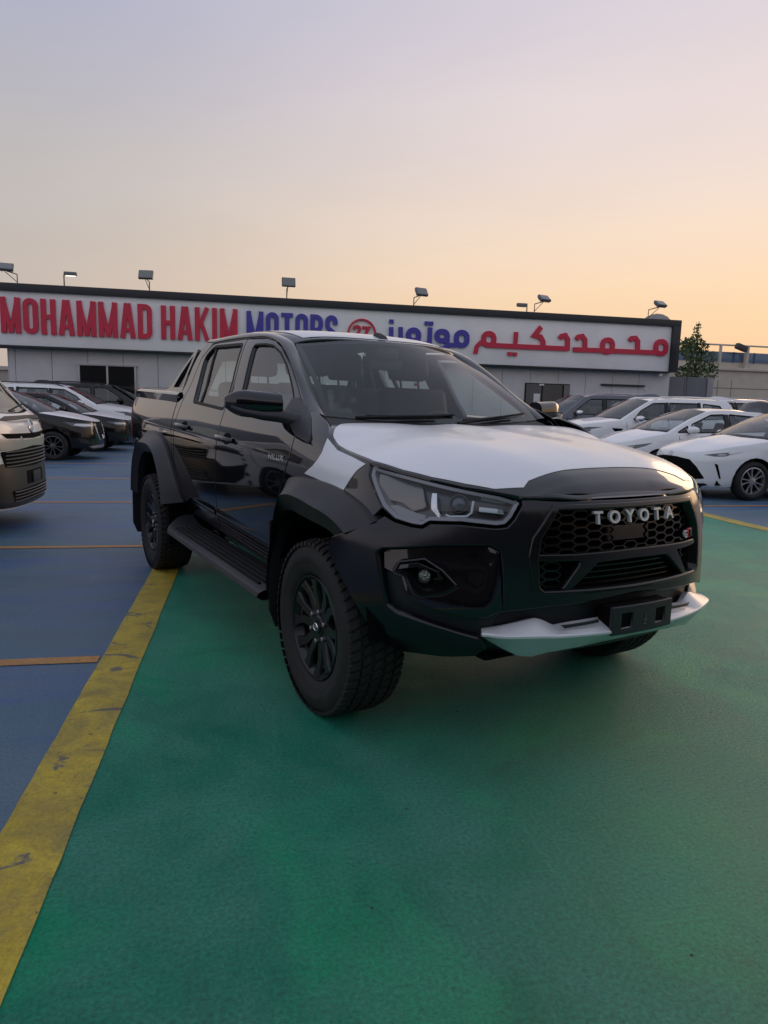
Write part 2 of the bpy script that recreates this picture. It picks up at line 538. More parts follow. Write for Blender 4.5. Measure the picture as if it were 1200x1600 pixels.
def text_mesh(name, body, m, size, depth, fmap, parent=None, bold=.0, wide=1.0, spacing=1.0, center=True):
    "letters as solid geometry, each vertex carried onto a surface by fmap(x, y, d)"
    cu = bpy.data.curves.new(name, 'FONT'); cu.body = body; cu.size = size; cu.extrude = depth/2; cu.offset = bold
    cu.space_character = spacing; cu.resolution_u = 3
    tmp = bpy.data.objects.new('tmp', cu); COL.objects.link(tmp)
    dg = bpy.context.evaluated_depsgraph_get(); dg.update()
    me = bpy.data.meshes.new_from_object(tmp.evaluated_get(dg))
    COL.objects.unlink(tmp); bpy.data.objects.remove(tmp)
    V = np.array([tuple(v.co) for v in me.vertices]); V[:, 0] *= wide
    if center: V[:, 0] -= (V[:, 0].min()+V[:, 0].max())/2
    q = np.array([fmap(*v) for v in V])
    F = [tuple(p.vertices) for p in me.polygons]
    bpy.data.meshes.remove(me)
    return mk(name, q, F, m, parent, smooth=False)
# ================================================================== ground and markings
def ground_mat(name, col, worn, rough=.5, gscale=1.0, worn_amt=.5, speck=.35, bumpk=.5, spec=.5, stretch=(1, 1, 1), roll=0.0, patchc=None, chip=None, bumpd=.005):
    m = bpy.data.materials.new(name); m.use_nodes = True
    nt = m.node_tree; N = nt.nodes; L = nt.links; b = N['Principled BSDF']
    t = N.new('ShaderNodeTexCoord')
    mpn = N.new('ShaderNodeMapping'); mpn.inputs['Scale'].default_value = stretch; mpn.inputs['Rotation'].default_value = (0, 0, roll)
    L.new(t.outputs['Object'], mpn.inputs[0])
    def noise(sc, det, ro=.55, src=None, dist=0.0):
        n = N.new('ShaderNodeTexNoise'); n.inputs['Scale'].default_value = sc; n.inputs['Detail'].default_value = det
        n.inputs['Roughness'].default_value = ro; n.inputs['Distortion'].default_value = dist
        L.new((src or mpn.outputs[0]), n.inputs[0]); return n.outputs[0]
    def rng(sock, a, b_, c, d):
        r = N.new('ShaderNodeMapRange'); r.inputs[1].default_value = a; r.inputs[2].default_value = b_; r.inputs[3].default_value = c; r.inputs[4].default_value = d
        L.new(sock, r.inputs[0]); return r.outputs[0]
    def mixc(fac, c1, c2, mode='MIX'):
        x = N.new('ShaderNodeMixRGB'); x.blend_type = mode
        if isinstance(fac, float): x.inputs[0].default_value = fac
        else: L.new(fac, x.inputs[0])
        for k, c in ((1, c1), (2, c2)):
            if isinstance(c, tuple): x.inputs[k].default_value = (*c, 1)
            else: L.new(c, x.inputs[k])
        return x.outputs[0]
    big = rng(noise(.55*gscale, 6, .62, dist=.4), .32, .70, 0, 1)
    mid = rng(noise(2.3*gscale, 9, .70, dist=.5), .38, .68, 0, 1)
    fine = rng(noise(75, 8, .80, src=t.outputs['Object']), .32, .68, 0, 1)
    grit = rng(noise(330, 3, .7, src=t.outputs['Object']), .35, .70, 0, 1)
    c = mixc(big, tuple(v*.80 for v in col), tuple(v*1.15 for v in col))
    if patchc is not None:
        pm = rng(noise(1.5*gscale, 5, .6, dist=.8), .47, .60, 0, 1.0)
        c = mixc(pm, c, patchc)
        # pale scuffs dragged along the direction of travel
        mp2 = N.new('ShaderNodeMapping'); mp2.inputs['Scale'].default_value = (9.0, .55, 1); mp2.inputs['Rotation'].default_value = (0, 0, .35)
        L.new(t.outputs['Object'], mp2.inputs[0])
        sc2 = rng(noise(1.6, 8, .72, src=mp2.outputs[0], dist=.3), .56, .74, 0, .55)
        c = mixc(sc2, c, tuple(min(1, v*1.15+.045) for v in col))
        dk2 = rng(noise(1.1, 8, .72, dist=1.2), .54, .68, 0, .45)
        c = mixc(dk2, c, tuple(v*.42+.006 for v in col))
    wm = N.new('ShaderNodeMath'); wm.operation = 'MULTIPLY'; L.new(mid, wm.inputs[0]); wm.inputs[1].default_value = worn_amt
    c = mixc(wm.outputs[0], c, worn)
    fm = rng(fine, 0, 1, 1-speck, 1+speck)
    c = mixc(1.0, c, fm, 'MULTIPLY')
    # dark scattered spots and smears
    sp = rng(noise(7.5, 5, .75, dist=1.2), .66, .72, 0, .55)
    c = mixc(sp, c, tuple(v*.45 for v in col))
    if chip is not None:      # places where the paint has been worn through
        c = mixc(rng(noise(2.6, 7, .62, dist=1.6), .60, .64, 0, .85), c, chip)
        c = mixc(rng(noise(22, 5, .65), .64, .69, 0, .7), c, tuple(v*.5 for v in chip))
    gm = rng(grit, 0, 1, .86, 1.12)
    c = mixc(1.0, c, gm, 'MULTIPLY')
    L.new(c, b.inputs['Base Color'])
    L.new(rng(mid, 0, 1, rough-.10, rough+.13), b.inputs['Roughness'])
    b.inputs['Specular IOR Level'].default_value = spec
    add = N.new('ShaderNodeMath'); add.operation = 'ADD'; L.new(fine, add.inputs[0])
    g2 = N.new('ShaderNodeMath'); g2.operation = 'MULTIPLY'; L.new(grit, g2.inputs[0]); g2.inputs[1].default_value = .5; L.new(g2.outputs[0], add.inputs[1])
    bp = N.new('ShaderNodeBump'); bp.inputs['Strength'].default_value = bumpk; bp.inputs['Distance'].default_value = bumpd
    L.new(add.outputs[0], bp.inputs['Height']); L.new(bp.outputs[0], b.inputs['Normal'])
    return m

M_GREEN = ground_mat('green_paint_floor', (.002, .285, .172), (.095, .360, .275), .43, .9, .68, .48, .85, patchc=(.0, .380, .185), spec=.36, bumpd=.006)
M_BLUE = ground_mat('blue_paint_floor', (.050, .128, .205), (.14, .195, .235), .50, .8, .70, .34, .28, stretch=(.35, 1.7, 1), patchc=(.035, .10, .26))
M_YEL = ground_mat('yellow_line_paint', (.55, .40, .020), (.25, .20, .075), .55, 2.2, .80, .30, .35, patchc=(.62, .46, .03), chip=(.085, .092, .115))
M_ORG = ground_mat('orange_line_paint', (.52, .22, .035), (.30, .20, .110), .55, 2.0, .8, .35, .3, patchc=(.56, .26, .05))
M_ASPH = ground_mat('asphalt', (.055, .055, .058), (.08, .08, .08), .8, .6, .5, .2, .4)

def sheet(name, x0, x1, y0, y1, z, m, parent=None, nx=1, ny=1):
    V = [(x0+(x1-x0)*i/nx, y0+(y1-y0)*j/ny, z) for i in range(nx+1) for j in range(ny+1)]
    F = [(i*(ny+1)+j, (i+1)*(ny+1)+j, (i+1)*(ny+1)+j+1, i*(ny+1)+j+1) for i in range(nx) for j in range(ny)]
    return mk(name, V, F, m, parent, smooth=False)
tag(sheet('ground', -1200, 1200, -1200, 1200, -.012, M_ASPH), kind='structure')
tag(sheet('parking_bays_left', -24, -1.84, -14, 24.95, 0, M_BLUE), kind='structure')
tag(sheet('parking_bays_right', 5.08, 40, -14, 24.95, 0, M_BLUE), kind='structure')
tag(sheet('drive_lane', -1.84, 5.08, -14, 24.95, 0.0, M_GREEN), kind='structure')
rnd = random.Random(7)
def stripe(name, P0, P1, w, z, m, wob=.006):
    "hand-painted line with slightly uneven edges"
    P0 = Vector(P0); P1 = Vector(P1); d = (P1-P0); Ln = d.length; d.normalize(); n = Vector((-d.y, d.x))
    k = max(2, int(Ln/.12)); V = []
    a = b = 0
    for i in range(k+1):
        a = a*.8+rnd.uniform(-wob, wob)*.5; b = b*.8+rnd.uniform(-wob, wob)*.5
        p = P0+d*(Ln*i/k)
        q = p+n*(w/2+a); r = p-n*(w/2+b)
        V += [(q.x, q.y, z), (r.x, r.y, z)]
    F = [(2*i, 2*i+1, 2*i+3, 2*i+2) for i in range(k)]
    return tag(mk(name, V, F, m, smooth=False), kind='structure')
stripe('yellow_line', (-1.83, -14), (-1.83, 24), .21, .004, M_YEL)
stripe('yellow_line', (5.08, -14), (5.08, 24), .23, .004, M_YEL)
for k in range(-3, 8):
    y = .45+3.04*k
    stripe('bay_line', (-1.945, y), (-7.6, y+.01), .095, .004, M_ORG, .004)
    stripe('bay_line', (5.205, y-.36), (11.4, y-.35), .095, .004, M_ORG, .004)
# loose grit scattered over the paint
gr_ = MB(); rg = random.Random(21)
for k in range(170):
    x, y = rg.uniform(-2.6, 4.5), -2.9+rg.random()**1.7*7
    r_0 = rg.uniform(.0018, .0045); nn_ = 5
    ring_ = [(x+r_0*rg.uniform(.7, 1.3)*math.cos(2*math.pi*i/nn_), y+r_0*rg.uniform(.7, 1.3)*math.sin(2*math.pi*i/nn_), .0042) for i in range(nn_)]
    gr_.add(ring_+[(x, y, .0042+r_0*.8)], [(i, (i+1) % nn_, nn_) for i in range(nn_)])
tag(gr_.build('loose_grit', mat('grit_dark', (.03, .03, .03), .8), split=None), 'tiny dark grit scattered over the painted lane', 'grit', kind='stuff')
# ================================================================== showroom building
M_WALLP = mat('grey_cladding', (.58, .58, .585), .45, var=.08, vscale=1.2, bump=.02, bscale=30)
M_FASC = mat('fascia_white', (.84, .835, .83), .5, var=.07, vscale=.8)
M_BAND = mat('fascia_dark', (.022, .024, .028), .5, var=.15, vscale=2)
M_GAP = mat('joint_dark', (.02, .02, .02), .9)
M_FRAME = mat('window_aluminium', (.42, .42, .41), .4, metal=.4)
M_DGLASS = mat('dark_glazing', (.012, .014, .016), .06, spec=.6)
M_SRED = mat('sign_red', (.60, .020, .060), .42, var=.08, vscale=3)
M_SBLUE = mat('sign_blue', (.060, .050, .36), .42, var=.08, vscale=3)
BY = 25.0; FY = 24.5
bld = thing('showroom', 'long grey clad showroom with a pale fascia sign in red and blue letters', 'building', (3.6, BY, 0))
bld_o = Vector((3.6, BY, 0))
def B(b, name, m, split=35, parent=None):
    b.V = [(x-bld_o.x, y-bld_o.y, z) for x, y, z in b.V]
    return b.build(name, m, parent or bld, split=split)
X0, X1 = -9.72, 17.0
B(MB().box((X0, BY+.03, 0), (X1, BY+9, 5.2)), 'core_wall', M_GAP)
# wall panels with open joints
j0 = -9.49; pitch = 1.252
xs_ = [X0+.005] + [j0+pitch*k for k in range(0, 30) if j0+pitch*k < X1-.3] + [X1-.005]
wins = [(-7.34, -5.27, 1.15, 2.64)]
door_x = (10.31, 12.33, 2.57)
for a, b_ in zip(xs_[:-1], xs_[1:]):
    zs_ = [(0.02, 1.60), (1.612, 3.4)]
    for z0, z1 in ((.02, 3.4),):
        B(MB().bbox((a+.008, BY-.02, z0), (b_-.008, BY+.035, z1), .006), 'wall_panel', M_WALLP)
# left return and right return wall
B(MB().bbox((X0-.03, BY-.01, 0), (X0+.004, BY+9, 3.4), .004), 'side_wall', M_WALLP)
for k in range(7):
    B(MB().bbox((X1-.002, BY+.02+k*1.25, 0), (X1+.03, BY+1.255+k*1.25, 3.4), .004), 'side_wall_panel', M_WALLP)
# window
def window(x0, x1, z0, z1, cols, name='window'):
    fr = MB(); t = .07
    yf = BY-.075
    parts_ = []
    root = B(MB().box((x0-.02, BY-.06, z0-.02), (x1+.02, BY-.024, z1+.02)), name, M_GAP)
    def sub(b, nm, m):
        B(b, nm, m, parent=root)
    sub(MB().bbox((x0-t, yf-.03, z1), (x1+t, BY-.02, z1+t), .008), 'head_rail', M_FRAME)
    sub(MB().bbox((x0-t, yf-.03, z0-t), (x1+t, BY-.02, z0), .008), 'sill', M_FRAME)
    for k in range(cols+1):
        x = x0+(x1-x0)*k/cols
        sub(MB().bbox((x-t/2, yf-.028, z0), (x+t/2, BY-.022, z1), .008), 'mullion', M_FRAME)
    for k in range(cols):
        a = x0+(x1-x0)*k/cols; b2 = x0+(x1-x0)*(k+1)/cols
        sub(MB().box((a+t/2, yf, z0), (b2-t/2, yf+.01, z1)), 'pane', M_DGLASS)
window(-7.30, -5.30, 1.1, 2.62, 2)
B(MB().bbox((13.75, BY-.16, 2.56), (15.78, BY-.022, 2.63), .01), 'window_ledge', M_BAND)
# entrance: glass doors in a dark frame
ent = B(MB().box((10.31, BY-.05, .02), (12.33, BY-.024, 2.56)), 'entrance', M_GAP)
for a, b_, m_ in ((10.36, 11.04, mat('door_panel_grey', (.10, .095, .09), .5)), (11.10, 11.98, M_DGLASS), (12.06, 12.30, mat('door_panel_grey2', (.16, .155, .15), .5))):
    B(MB().bbox((a, BY-.085, .03), (b_, BY-.055, 2.52), .006), 'entrance_panel', m_, parent=ent)
B(MB().bbox((10.70, BY-.095, 1.75), (10.98, BY-.088, 2.12), .002), 'notice', mat('paper_white', (.7, .7, .7), .7), parent=ent)
B(MB().bbox((10.92, BY-.10, 2.46), (11.14, BY-.05, 2.53), .01), 'door_lamp', mat('white_plastic', (.75, .75, .74), .4), parent=ent)
# fascia with its dark crown and end frame
B(MB().bbox((-13, FY, 3.225), (16.62, BY+.6, 5.12), .012), 'fascia_board', M_FASC)
B(MB().bbox((-13, FY-.12, 5.10), (16.98, BY+9.2, 5.37), .02), 'fascia_crown', M_BAND)
B(MB().bbox((16.60, FY-.12, 3.20), (16.98, BY+1.6, 5.11), .02), 'fascia_end', M_BAND)
B(MB().bbox((-13, FY+.02, 3.16), (16.6, BY+.5, 3.23), .01), 'fascia_soffit', M_BAND)
# small cameras and boxes under the soffit
B(MB().bbox((16.28, FY+.1, 3.02), (16.42, FY+.24, 3.14), .03), 'soffit_camera', mat('white_plastic'))
B(MB().bbox((15.85, BY-.06, 2.40), (15.95, BY-.02, 2.50), .01), 'junction_box', mat('white_plastic'))

# ---- sign letters: strokes in the plane of the fascia
def ribbon(b, P, w, closed=False, y0=FY-.09, y1=FY-.005, taper=None):
    P = [np.array(p, float) for p in P]; n = len(P)
    Lf = []; Rt = []
    for i in range(n):
        if closed: a, c = P[i-1], P[(i+1) % n]
        else: a, c = P[max(i-1, 0)], P[min(i+1, n-1)]
        d1 = P[i]-a; d2 = c-P[i]
        if np.linalg.norm(d1) < 1e-9: d1 = d2
        if np.linalg.norm(d2) < 1e-9: d2 = d1
        d1 = d1/np.linalg.norm(d1); d2 = d2/np.linalg.norm(d2)
        n1 = np.array([-d1[1], d1[0]]); n2 = np.array([-d2[1], d2[0]]); m_ = n1+n2
        k = max(m_ @ m_, .35)
        off = 2*m_/k*(w/2 if taper is None else taper[i]/2)
        Lf.append(P[i]+off); Rt.append(P[i]-off)
    V = []
    for q in Lf: V.append((q[0], y0, q[1]))
    for q in Rt: V.append((q[0], y0, q[1]))
    for q in Lf: V.append((q[0], y1, q[1]))
    for q in Rt: V.append((q[0], y1, q[1]))
    F = []
    for i in range(n if closed else n-1):
        j = (i+1) % n
        F += [(i, j, n+j, n+i), (2*n+i, i, n*0+j-0, 2*n+j)[::1], (n+i, n+j, 3*n+j, 3*n+i)]
        F[-2] = (j, i, 2*n+i, 2*n+j)
    if not closed:
        F += [(0, n, 3*n, 2*n), (n-1, 3*n-1, 4*n-1, 2*n-1)]
    b.add(V, F); return b
def rr(x0, x1, z0, z1, r, k=5):
    P = []
    for cx_, cz_, a0 in ((x1-r, z1-r, 0), (x0+r, z1-r, 90), (x0+r, z0+r, 180), (x1-r, z0+r, 270)):
        for t in np.linspace(a0, a0+90, k): P.append((cx_+r*math.cos(math.radians(t)), cz_+r*math.sin(math.radians(t))))
    return P
def latin(chh, x, w, z0, h, sw, m_):
    "condensed block capital standing at x, w wide, h tall"
    b = MB(); e = sw/2; x1 = x+w; z1 = z0+h
    if chh == 'M':
        ribbon(b, [(x+e, z0), (x+e, z1)], sw); ribbon(b, [(x1-e, z0), (x1-e, z1)], sw)
        ribbon(b, [(x+e*.9, z1), (x+w/2, z0+.02)], sw*.82, y0=FY-.088); ribbon(b, [(x1-e*.9, z1), (x+w/2, z0+.02)], sw*.82, y0=FY-.086)
    elif chh == 'H':
        ribbon(b, [(x+e, z0), (x+e, z1)], sw); ribbon(b, [(x1-e, z0), (x1-e, z1)], sw); ribbon(b, [(x+sw, z0+h*.5), (x1-sw, z0+h*.5)], sw*.85)
    elif chh == 'A':
        ribbon(b, [(x+e*.9, z0), (x+w/2-e*.28, z1)], sw*.98); ribbon(b, [(x1-e*.9, z0), (x+w/2+e*.28, z1)], sw*.98, y0=FY-.088); ribbon(b, [(x+w*.25, z0+h*.24), (x1-w*.25, z0+h*.24)], sw*.75, y0=FY-.086)
    elif chh == 'O':
        ribbon(b, rr(x+e, x1-e, z0+e, z1-e, (w-sw)*.48), sw, True)
    elif chh == 'D':
        ribbon(b, [(x+e, z0), (x+e, z1)], sw)
        r = (w-sw)*.45; P = [(x+sw*.8, z1-e)] + [p for p in rr(x, x1-e, z0+e, z1-e, r) if p[0] > x1-e-r-1e-6]
        top_ = [(x1-e-r+r*math.cos(t), z1-e-r+r*math.sin(t)) for t in np.linspace(math.pi/2, 0, 6)]
        bot_ = [(x1-e-r+r*math.cos(t), z0+e+r+r*math.sin(t)) for t in np.linspace(0, -math.pi/2, 6)]
        ribbon(b, [(x+sw*.8, z1-e)]+top_+bot_+[(x+sw*.8, z0+e)], sw, y0=FY-.088)
    elif chh == 'K':
        ribbon(b, [(x+e, z0), (x+e, z1)], sw); ribbon(b, [(x+sw*.9, z0+h*.42), (x1-e*.8, z1)], sw*.85, y0=FY-.088); ribbon(b, [(x+sw*1.25, z0+h*.55), (x1-e*.7, z0)], sw*.85, y0=FY-.086)
    elif chh == 'I':
        ribbon(b, [(x+w/2, z0), (x+w/2, z1)], sw)
    elif chh == 'T':
        ribbon(b, [(x+w/2, z0), (x+w/2, z1-sw*.9)], sw); ribbon(b, [(x, z1-sw*.42), (x1, z1-sw*.42)], sw*.85)
    elif chh == 'R':
        ribbon(b, [(x+e, z0), (x+e, z1)], sw); r = h*.16
        zc1, zc0 = z1-e, z0+h*.50
        top_ = [(x1-e-r+r*math.cos(t), zc1-r+r*math.sin(t)) for t in np.linspace(math.pi/2, 0, 6)]
        bot_ = [(x1-e-r+r*math.cos(t), zc0+r+r*math.sin(t)) for t in np.linspace(0, -math.pi/2, 6)]
        ribbon(b, [(x+sw*.8, zc1)]+top_+bot_+[(x+sw*.8, zc0)], sw, y0=FY-.088)
        ribbon(b, [(x+w*.52, zc0), (x1-e, zc0-h*.14), (x1-e*.8, z0)], sw*.92, y0=FY-.086)
    elif chh == 'S':
        r = (w-sw)*.48; mz = z0+h*.5
        P = [(x1-e, z1-h*.30), (x1-e, z1-e-r)] + [(x1-e-r+r*math.cos(t), z1-e-r+r*math.sin(t)) for t in np.linspace(0, math.pi/2, 5)][1:]
        P += [(x+e+r+r*math.cos(t), z1-e-r+r*math.sin(t)) for t in np.linspace(math.pi/2, math.pi, 5)]
        P += [(x+e, mz+h*.16), (x+e+.03, mz+h*.08), (x1-e-.03, mz-h*.08), (x1-e, mz-h*.16)]
        P += [(x1-e-r+r*math.cos(t), z0+e+r+r*math.sin(t)) for t in np.linspace(0, -math.pi/2, 5)]
        P += [(x+e+r+r*math.cos(t), z0+e+r+r*math.sin(t)) for t in np.linspace(-math.pi/2, -math.pi, 5)]
        P += [(x+e, z0+h*.30)]
        ribbon(b, P, sw)
    B(b, 'sign_letter', m_, split=50)
def word(txt, x0, x1, z0, h, sw, m_, gap=.09):
    ww = {'M': 1.30, 'I': .42, 'A': 1.06, 'K': 1.04, 'T': .92, 'S': .98}
    tot = sum(ww.get(c, 1.0) for c in txt); u = (x1-x0-gap*(len(txt)-1))/tot; x = x0
    for c in txt:
        w = u*ww.get(c, 1.0); latin(c, x, w, z0, h, min(sw, w), m_); x += w+gap
word('MOHAMMAD', -9.74, -4.60, 3.64, 1.24, .178, M_SRED)
word('HAKIM', -4.28, -1.51, 3.66, 1.21, .178, M_SRED)
word('MOTORS', -1.18, 2.28, 3.66, 1.17, .172, M_SBLUE)
# 27 in a ring
b = MB(); ribbon(b, [(3.24+.53*math.cos(t), 4.20+.53*math.sin(t)) for t in np.linspace(0, 2*math.pi, 40, endpoint=False)], .065, True)
B(b, 'sign_ring', M_SRED, 60)
b = MB(); ribbon(b, [(2.92, 4.34), (2.95, 4.43), (3.05, 4.47), (3.14, 4.43), (3.15, 4.33), (3.08, 4.20), (2.93, 4.00), (3.19, 4.00)], .10)
B(b, 'sign_digit', M_SRED, 50)
b = MB(); ribbon(b, [(3.25, 4.43), (3.52, 4.43), (3.38, 4.18), (3.34, 3.94)], .10)
B(b, 'sign_digit', M_SRED, 50)
# Arabic words, stroke by stroke
def arab(m_, strokes):
    b = MB()
    for k, (P, w, closed) in enumerate(strokes):
        if closed == 'box':
            (x0, z0), (x1, z1) = P; b.box((x0, FY-.085, z0), (x1, FY-.005, z1))
        else:
            ribbon(b, P, w, closed, y0=FY-.09+.0015*k)
    B(b, 'sign_word', m_, 50)
SW = .20
def ring(x0, x1, z0, z1, w=SW, r=.2):
    return (rr(x0+w/2, x1-w/2, z0+w/2, z1-w/2, min(r, (x1-x0-w)*.48, (z1-z0-w)*.48)), w, True)
arab(M_SRED, [([(12.13, 3.96), (16.0, 3.99)], .19, False), ring(15.80, 16.47, 3.85, 4.56), ([(14.66, 4.42), (14.74, 4.53), (14.92, 4.55), (15.04, 4.42), (15.06, 4.00)], .19, False),
              ring(13.34, 13.99, 3.82, 4.52), ([(12.24, 4.37), (12.32, 4.48), (12.50, 4.52), (12.63, 4.38), (12.66, 3.97)], .19, False)])
arab(M_SRED, [([(8.45, 3.98), (11.86, 3.98)], .19, False), ([(11.50, 4.38), (11.58, 4.48), (11.74, 4.52), (11.86, 4.36), (11.88, 3.90)], .19, False),
              ([(10.66, 4.80), (10.40, 4.46), (10.66, 4.40), (10.78, 4.22), (10.80, 4.0)], .20, False), ([(9.60, 4.55), (9.58, 4.0)], .17, False),
              ring(8.12, 8.76, 3.88, 4.54), ([(7.90, 3.62), (7.95, 3.90), (8.10, 4.06), (8.25, 4.05)], .17, False)])
arab(M_SRED, [([(9.28, 3.60), (9.45, 3.74)], 0, 'box')]); arab(M_SRED, [([(9.50, 3.60), (9.68, 3.74)], 0, 'box')])
arab(M_SBLUE, [ring(6.98, 7.62, 3.82, 4.53), ([(6.75, 3.92), (7.1, 3.92)], .17, False), ring(6.17, 6.80, 3.97, 4.53), ([(6.71, 4.15), (6.70, 3.86), (6.50, 3.74), (6.36, 3.80)], .17, False)])
arab(M_SBLUE, [([(5.98, 4.56), (5.97, 3.98), (5.86, 3.92), (5.55, 3.92)], .18, False), ring(5.00, 5.62, 3.92, 4.53), ([(5.52, 4.2), (5.50, 3.84), (5.3, 3.66)], .17, False)])
arab(M_SBLUE, [([(4.78, 4.52), (4.80, 3.95), (4.66, 3.66)], .17, False)])
arab(M_SBLUE, [([(4.40, 4.50), (4.42, 3.95), (4.30, 3.66)], .17, False)])
arab(M_SBLUE, [([(4.32, 4.64), (4.49, 4.79)], 0, 'box')]); arab(M_SBLUE, [([(5.75, 4.64), (5.91, 4.79)], 0, 'box')]); arab(M_SBLUE, [([(5.94, 4.64), (6.10, 4.79)], 0, 'box')])

# ---- floodlights along the roof edge
M_FLOOD = mat('floodlight_grey', (.15, .155, .16), .45, metal=.3)
M_FLGLASS = mat('floodlight_glass', (.22, .225, .22), .2)
def floodlight(xb, zb, xh, zh, tilt, yaw, label, w=.52, h=.34, y=FY+.25):
    t = thing('floodlight', label, 'floodlight', (xb, y, 5.37), 0, 'floodlights along the showroom roof')
    b = MB(); b.tube([(0, 0, 0), (0, 0, (zh-5.37)*.62), (xh-xb, -.12, zh-5.37-.12)], .022, 6); b.tube([(0, 0, .08), (xh-xb-.03, -.10, zh-5.37-.16)], .014, 5)
    b.box((-.09, -.06, 0), (.09, .06, .03)); b.build('bracket', M_FLOOD, t)
    R = Matrix.Translation((xh-xb, -.14, zh-5.37)) @ Matrix.Rotation(yaw, 4, 'Z') @ Matrix.Rotation(tilt, 4, 'X')
    hd = MB().bbox((-w/2, -.05, -h/2), (w/2, .06, h/2), .025, R=R)
    for k in range(6): hd.box((-w/2+.05+k*(w-.1)/5-.008, .05, -h/2+.03), (-w/2+.05+k*(w-.1)/5+.008, .11, h/2-.03), R=R)
    hd.build('housing', M_FLOOD, t)
    MB().box((-w/2+.03, -.056, -h/2+.03), (w/2-.03, -.051, h/2-.03), R=R).build('lens', M_FLGLASS, t)
sc = lambda x, z: (-1.18+(x+1.18)*.982+.0, 1.35+(z-1.35)*.982)
for (xb, xh, zh, tl, yw, lb) in ((-9.22, -9.55, 5.93, .75, .15, 'grey floodlight on the roof above the first letters of MOHAMMAD'), (-4.70, -4.80, 5.95, .45, -.1, 'grey floodlight on the roof above the end of MOHAMMAD'),
                                 (.34, .40, 5.99, .25, .05, 'grey floodlight on the roof above MOTORS'), (5.35, 5.62, 5.93, .55, .35, 'grey floodlight on the roof above the blue Arabic word'),
                                 (10.45, 10.80, 5.97, .85, .35, 'grey floodlight on a bent arm above the red Arabic word'), (15.6, 16.05, 6.03, .9, .3, 'grey floodlight on a long arm at the tree end of the roof')):
    floodlight(xb, 5.37, xh, zh, -tl, yw, lb)
# street lamps standing far behind the roof
def street_lamp(x, y, h, side, label, lit):
    t = thing('street_lamp', label, 'street lamp', (x, y, 0))
    MB().tube([(0, 0, 0), (0, 0, h)], [.09, .05], 8).build('pole', M_FLOOD, t)
    MB().bbox((min(0, side*.9), -.16, h-.05), (max(0, side*.9), .16, h+.22), .06).build('lamp_head', M_FLOOD, t)
    MB().box((min(.12*side, side*.8), -.12, h-.075), (max(.12*side, side*.8), .12, h-.055)).build('lamp_glass', mat('lit_lamp', (.8, .8, .75), .4, emit=((1, .93, .8), 1.6)) if lit else M_FLGLASS, t)
street_lamp(-14.4, 54, 10.45, 1, 'thin street lamp with a lit head behind the letters of MOHAMMAD', True)
street_lamp(21.9, 54, 10.1, -1, 'thin unlit street lamp beside the bent arm floodlight', False)
# satellite dish behind the end of the roof
dsh = thing('satellite_dish', 'pale satellite dish behind the end of the showroom roof', 'dish', (17.02, 26.4, 5.12))
b = MB(); n_ = 20
prof = [(.16*(r/.75)**2, r) for r in np.linspace(0, .75, 7)]
b.lathe([(h, r) for h, r in prof], n_, 'Y'); b.lathe([(h+.02, r) for h, r in prof[::-1]], n_, 'Y')
R = Matrix.Rotation(math.radians(-28), 4, 'Z') @ Matrix.Rotation(math.radians(25), 4, 'X')
b.V = [tuple(R @ Vector(v)) for v in b.V]
b.build('reflector', mat('dish_white', (.50, .50, .49), .5), dsh)
MB().tube([(0, 0, -.0), (.0, .15, -.6)], .04, 8).build('mast', M_FLOOD, dsh)

# ---- low grey wall beside the showroom, beige neighbour with glazed parapet
M_GWALL = mat('grey_plaster', (.16, .165, .18), .8, var=.08, vscale=2)
M_BEIGE = mat('beige_render', (.58, .53, .45), .85, var=.06, vscale=1.5)
gw = thing('boundary_wall', 'low dark grey boundary wall beside the showroom under the tree', 'wall', (18.2, BY+.6, 0))
for k in range(2):
    MB().bbox((-1.15+k*1.12, 0, 0), (-.045+k*1.12, .2, 3.08+.02*k), .01).build('wall_slab', M_GWALL, gw)
MB().bbox((1.10, -.05, 0), (1.40, .25, 3.10), .01).build('end_post', mat('post_grey', (.30, .30, .30), .8), gw)
nb = thing('neighbour_building', 'beige building with a blue glazed parapet behind the tree', 'building', (34, 34, 0))
def NBx(b, name, m, split=30): 
    b.V = [(x-34, y-34, z) for x, y, z in b.V]; return b.build(name, m, nb, split=split)
NBx(MB().box((18.5, 34, 0), (60, 46, 4.10)), 'wall', M_BEIGE)
NBx(MB().bbox((18.5, 33.85, 4.06), (60, 34.3, 4.22), .02), 'cornice', M_BEIGE)
NBx(MB().box((18.5, 34.4, 4.2), (60, 34.8, 4.58)), 'parapet', M_BEIGE)
M_BGL = mat('blue_parapet_glass', (.13, .20, .30), .15)
for k in range(24):
    x = 20.2+k*1.38
    NBx(MB().bbox((x+.05, 34.36, 4.58), (x+1.33, 34.40, 5.16), .006), 'parapet_pane', M_BGL)
    NBx(MB().bbox((x-.05, 34.33, 4.56), (x+.05, 34.43, 5.17), .01), 'pane_post', mat('blue_post', (.06, .10, .20), .5))
NBx(MB().tube([(19, 34.1, 5.52), (60, 34.1, 5.54)], .05, 8), 'pipe_rail', M_BEIGE)
for x in (26.0, 27.75, 33, 38, 43):
    NBx(MB().bbox((x-.10 if x > 27 else x-.04, 34.0, 4.2), (x+.10 if x > 27 else x+.04, 34.2, 5.54), .02), 'rail_post', M_BEIGE)
for x in (25.95, 26.85, 30.5, 34):
    NBx(MB().box((x-.012, 33.985, 0), (x+.012, 33.996, 3.5)), 'wall_joint', mat('joint_tan', (.20, .18, .16), .9))
NBx(MB().box((19, 33.984, 3.03), (60, 33.995, 3.06)), 'wall_joint', mat('joint_tan'))
nf = thing('floodlight', 'dark floodlight hanging from the pipe rail of the beige building', 'floodlight', (27.2, 33.9, 5.4))
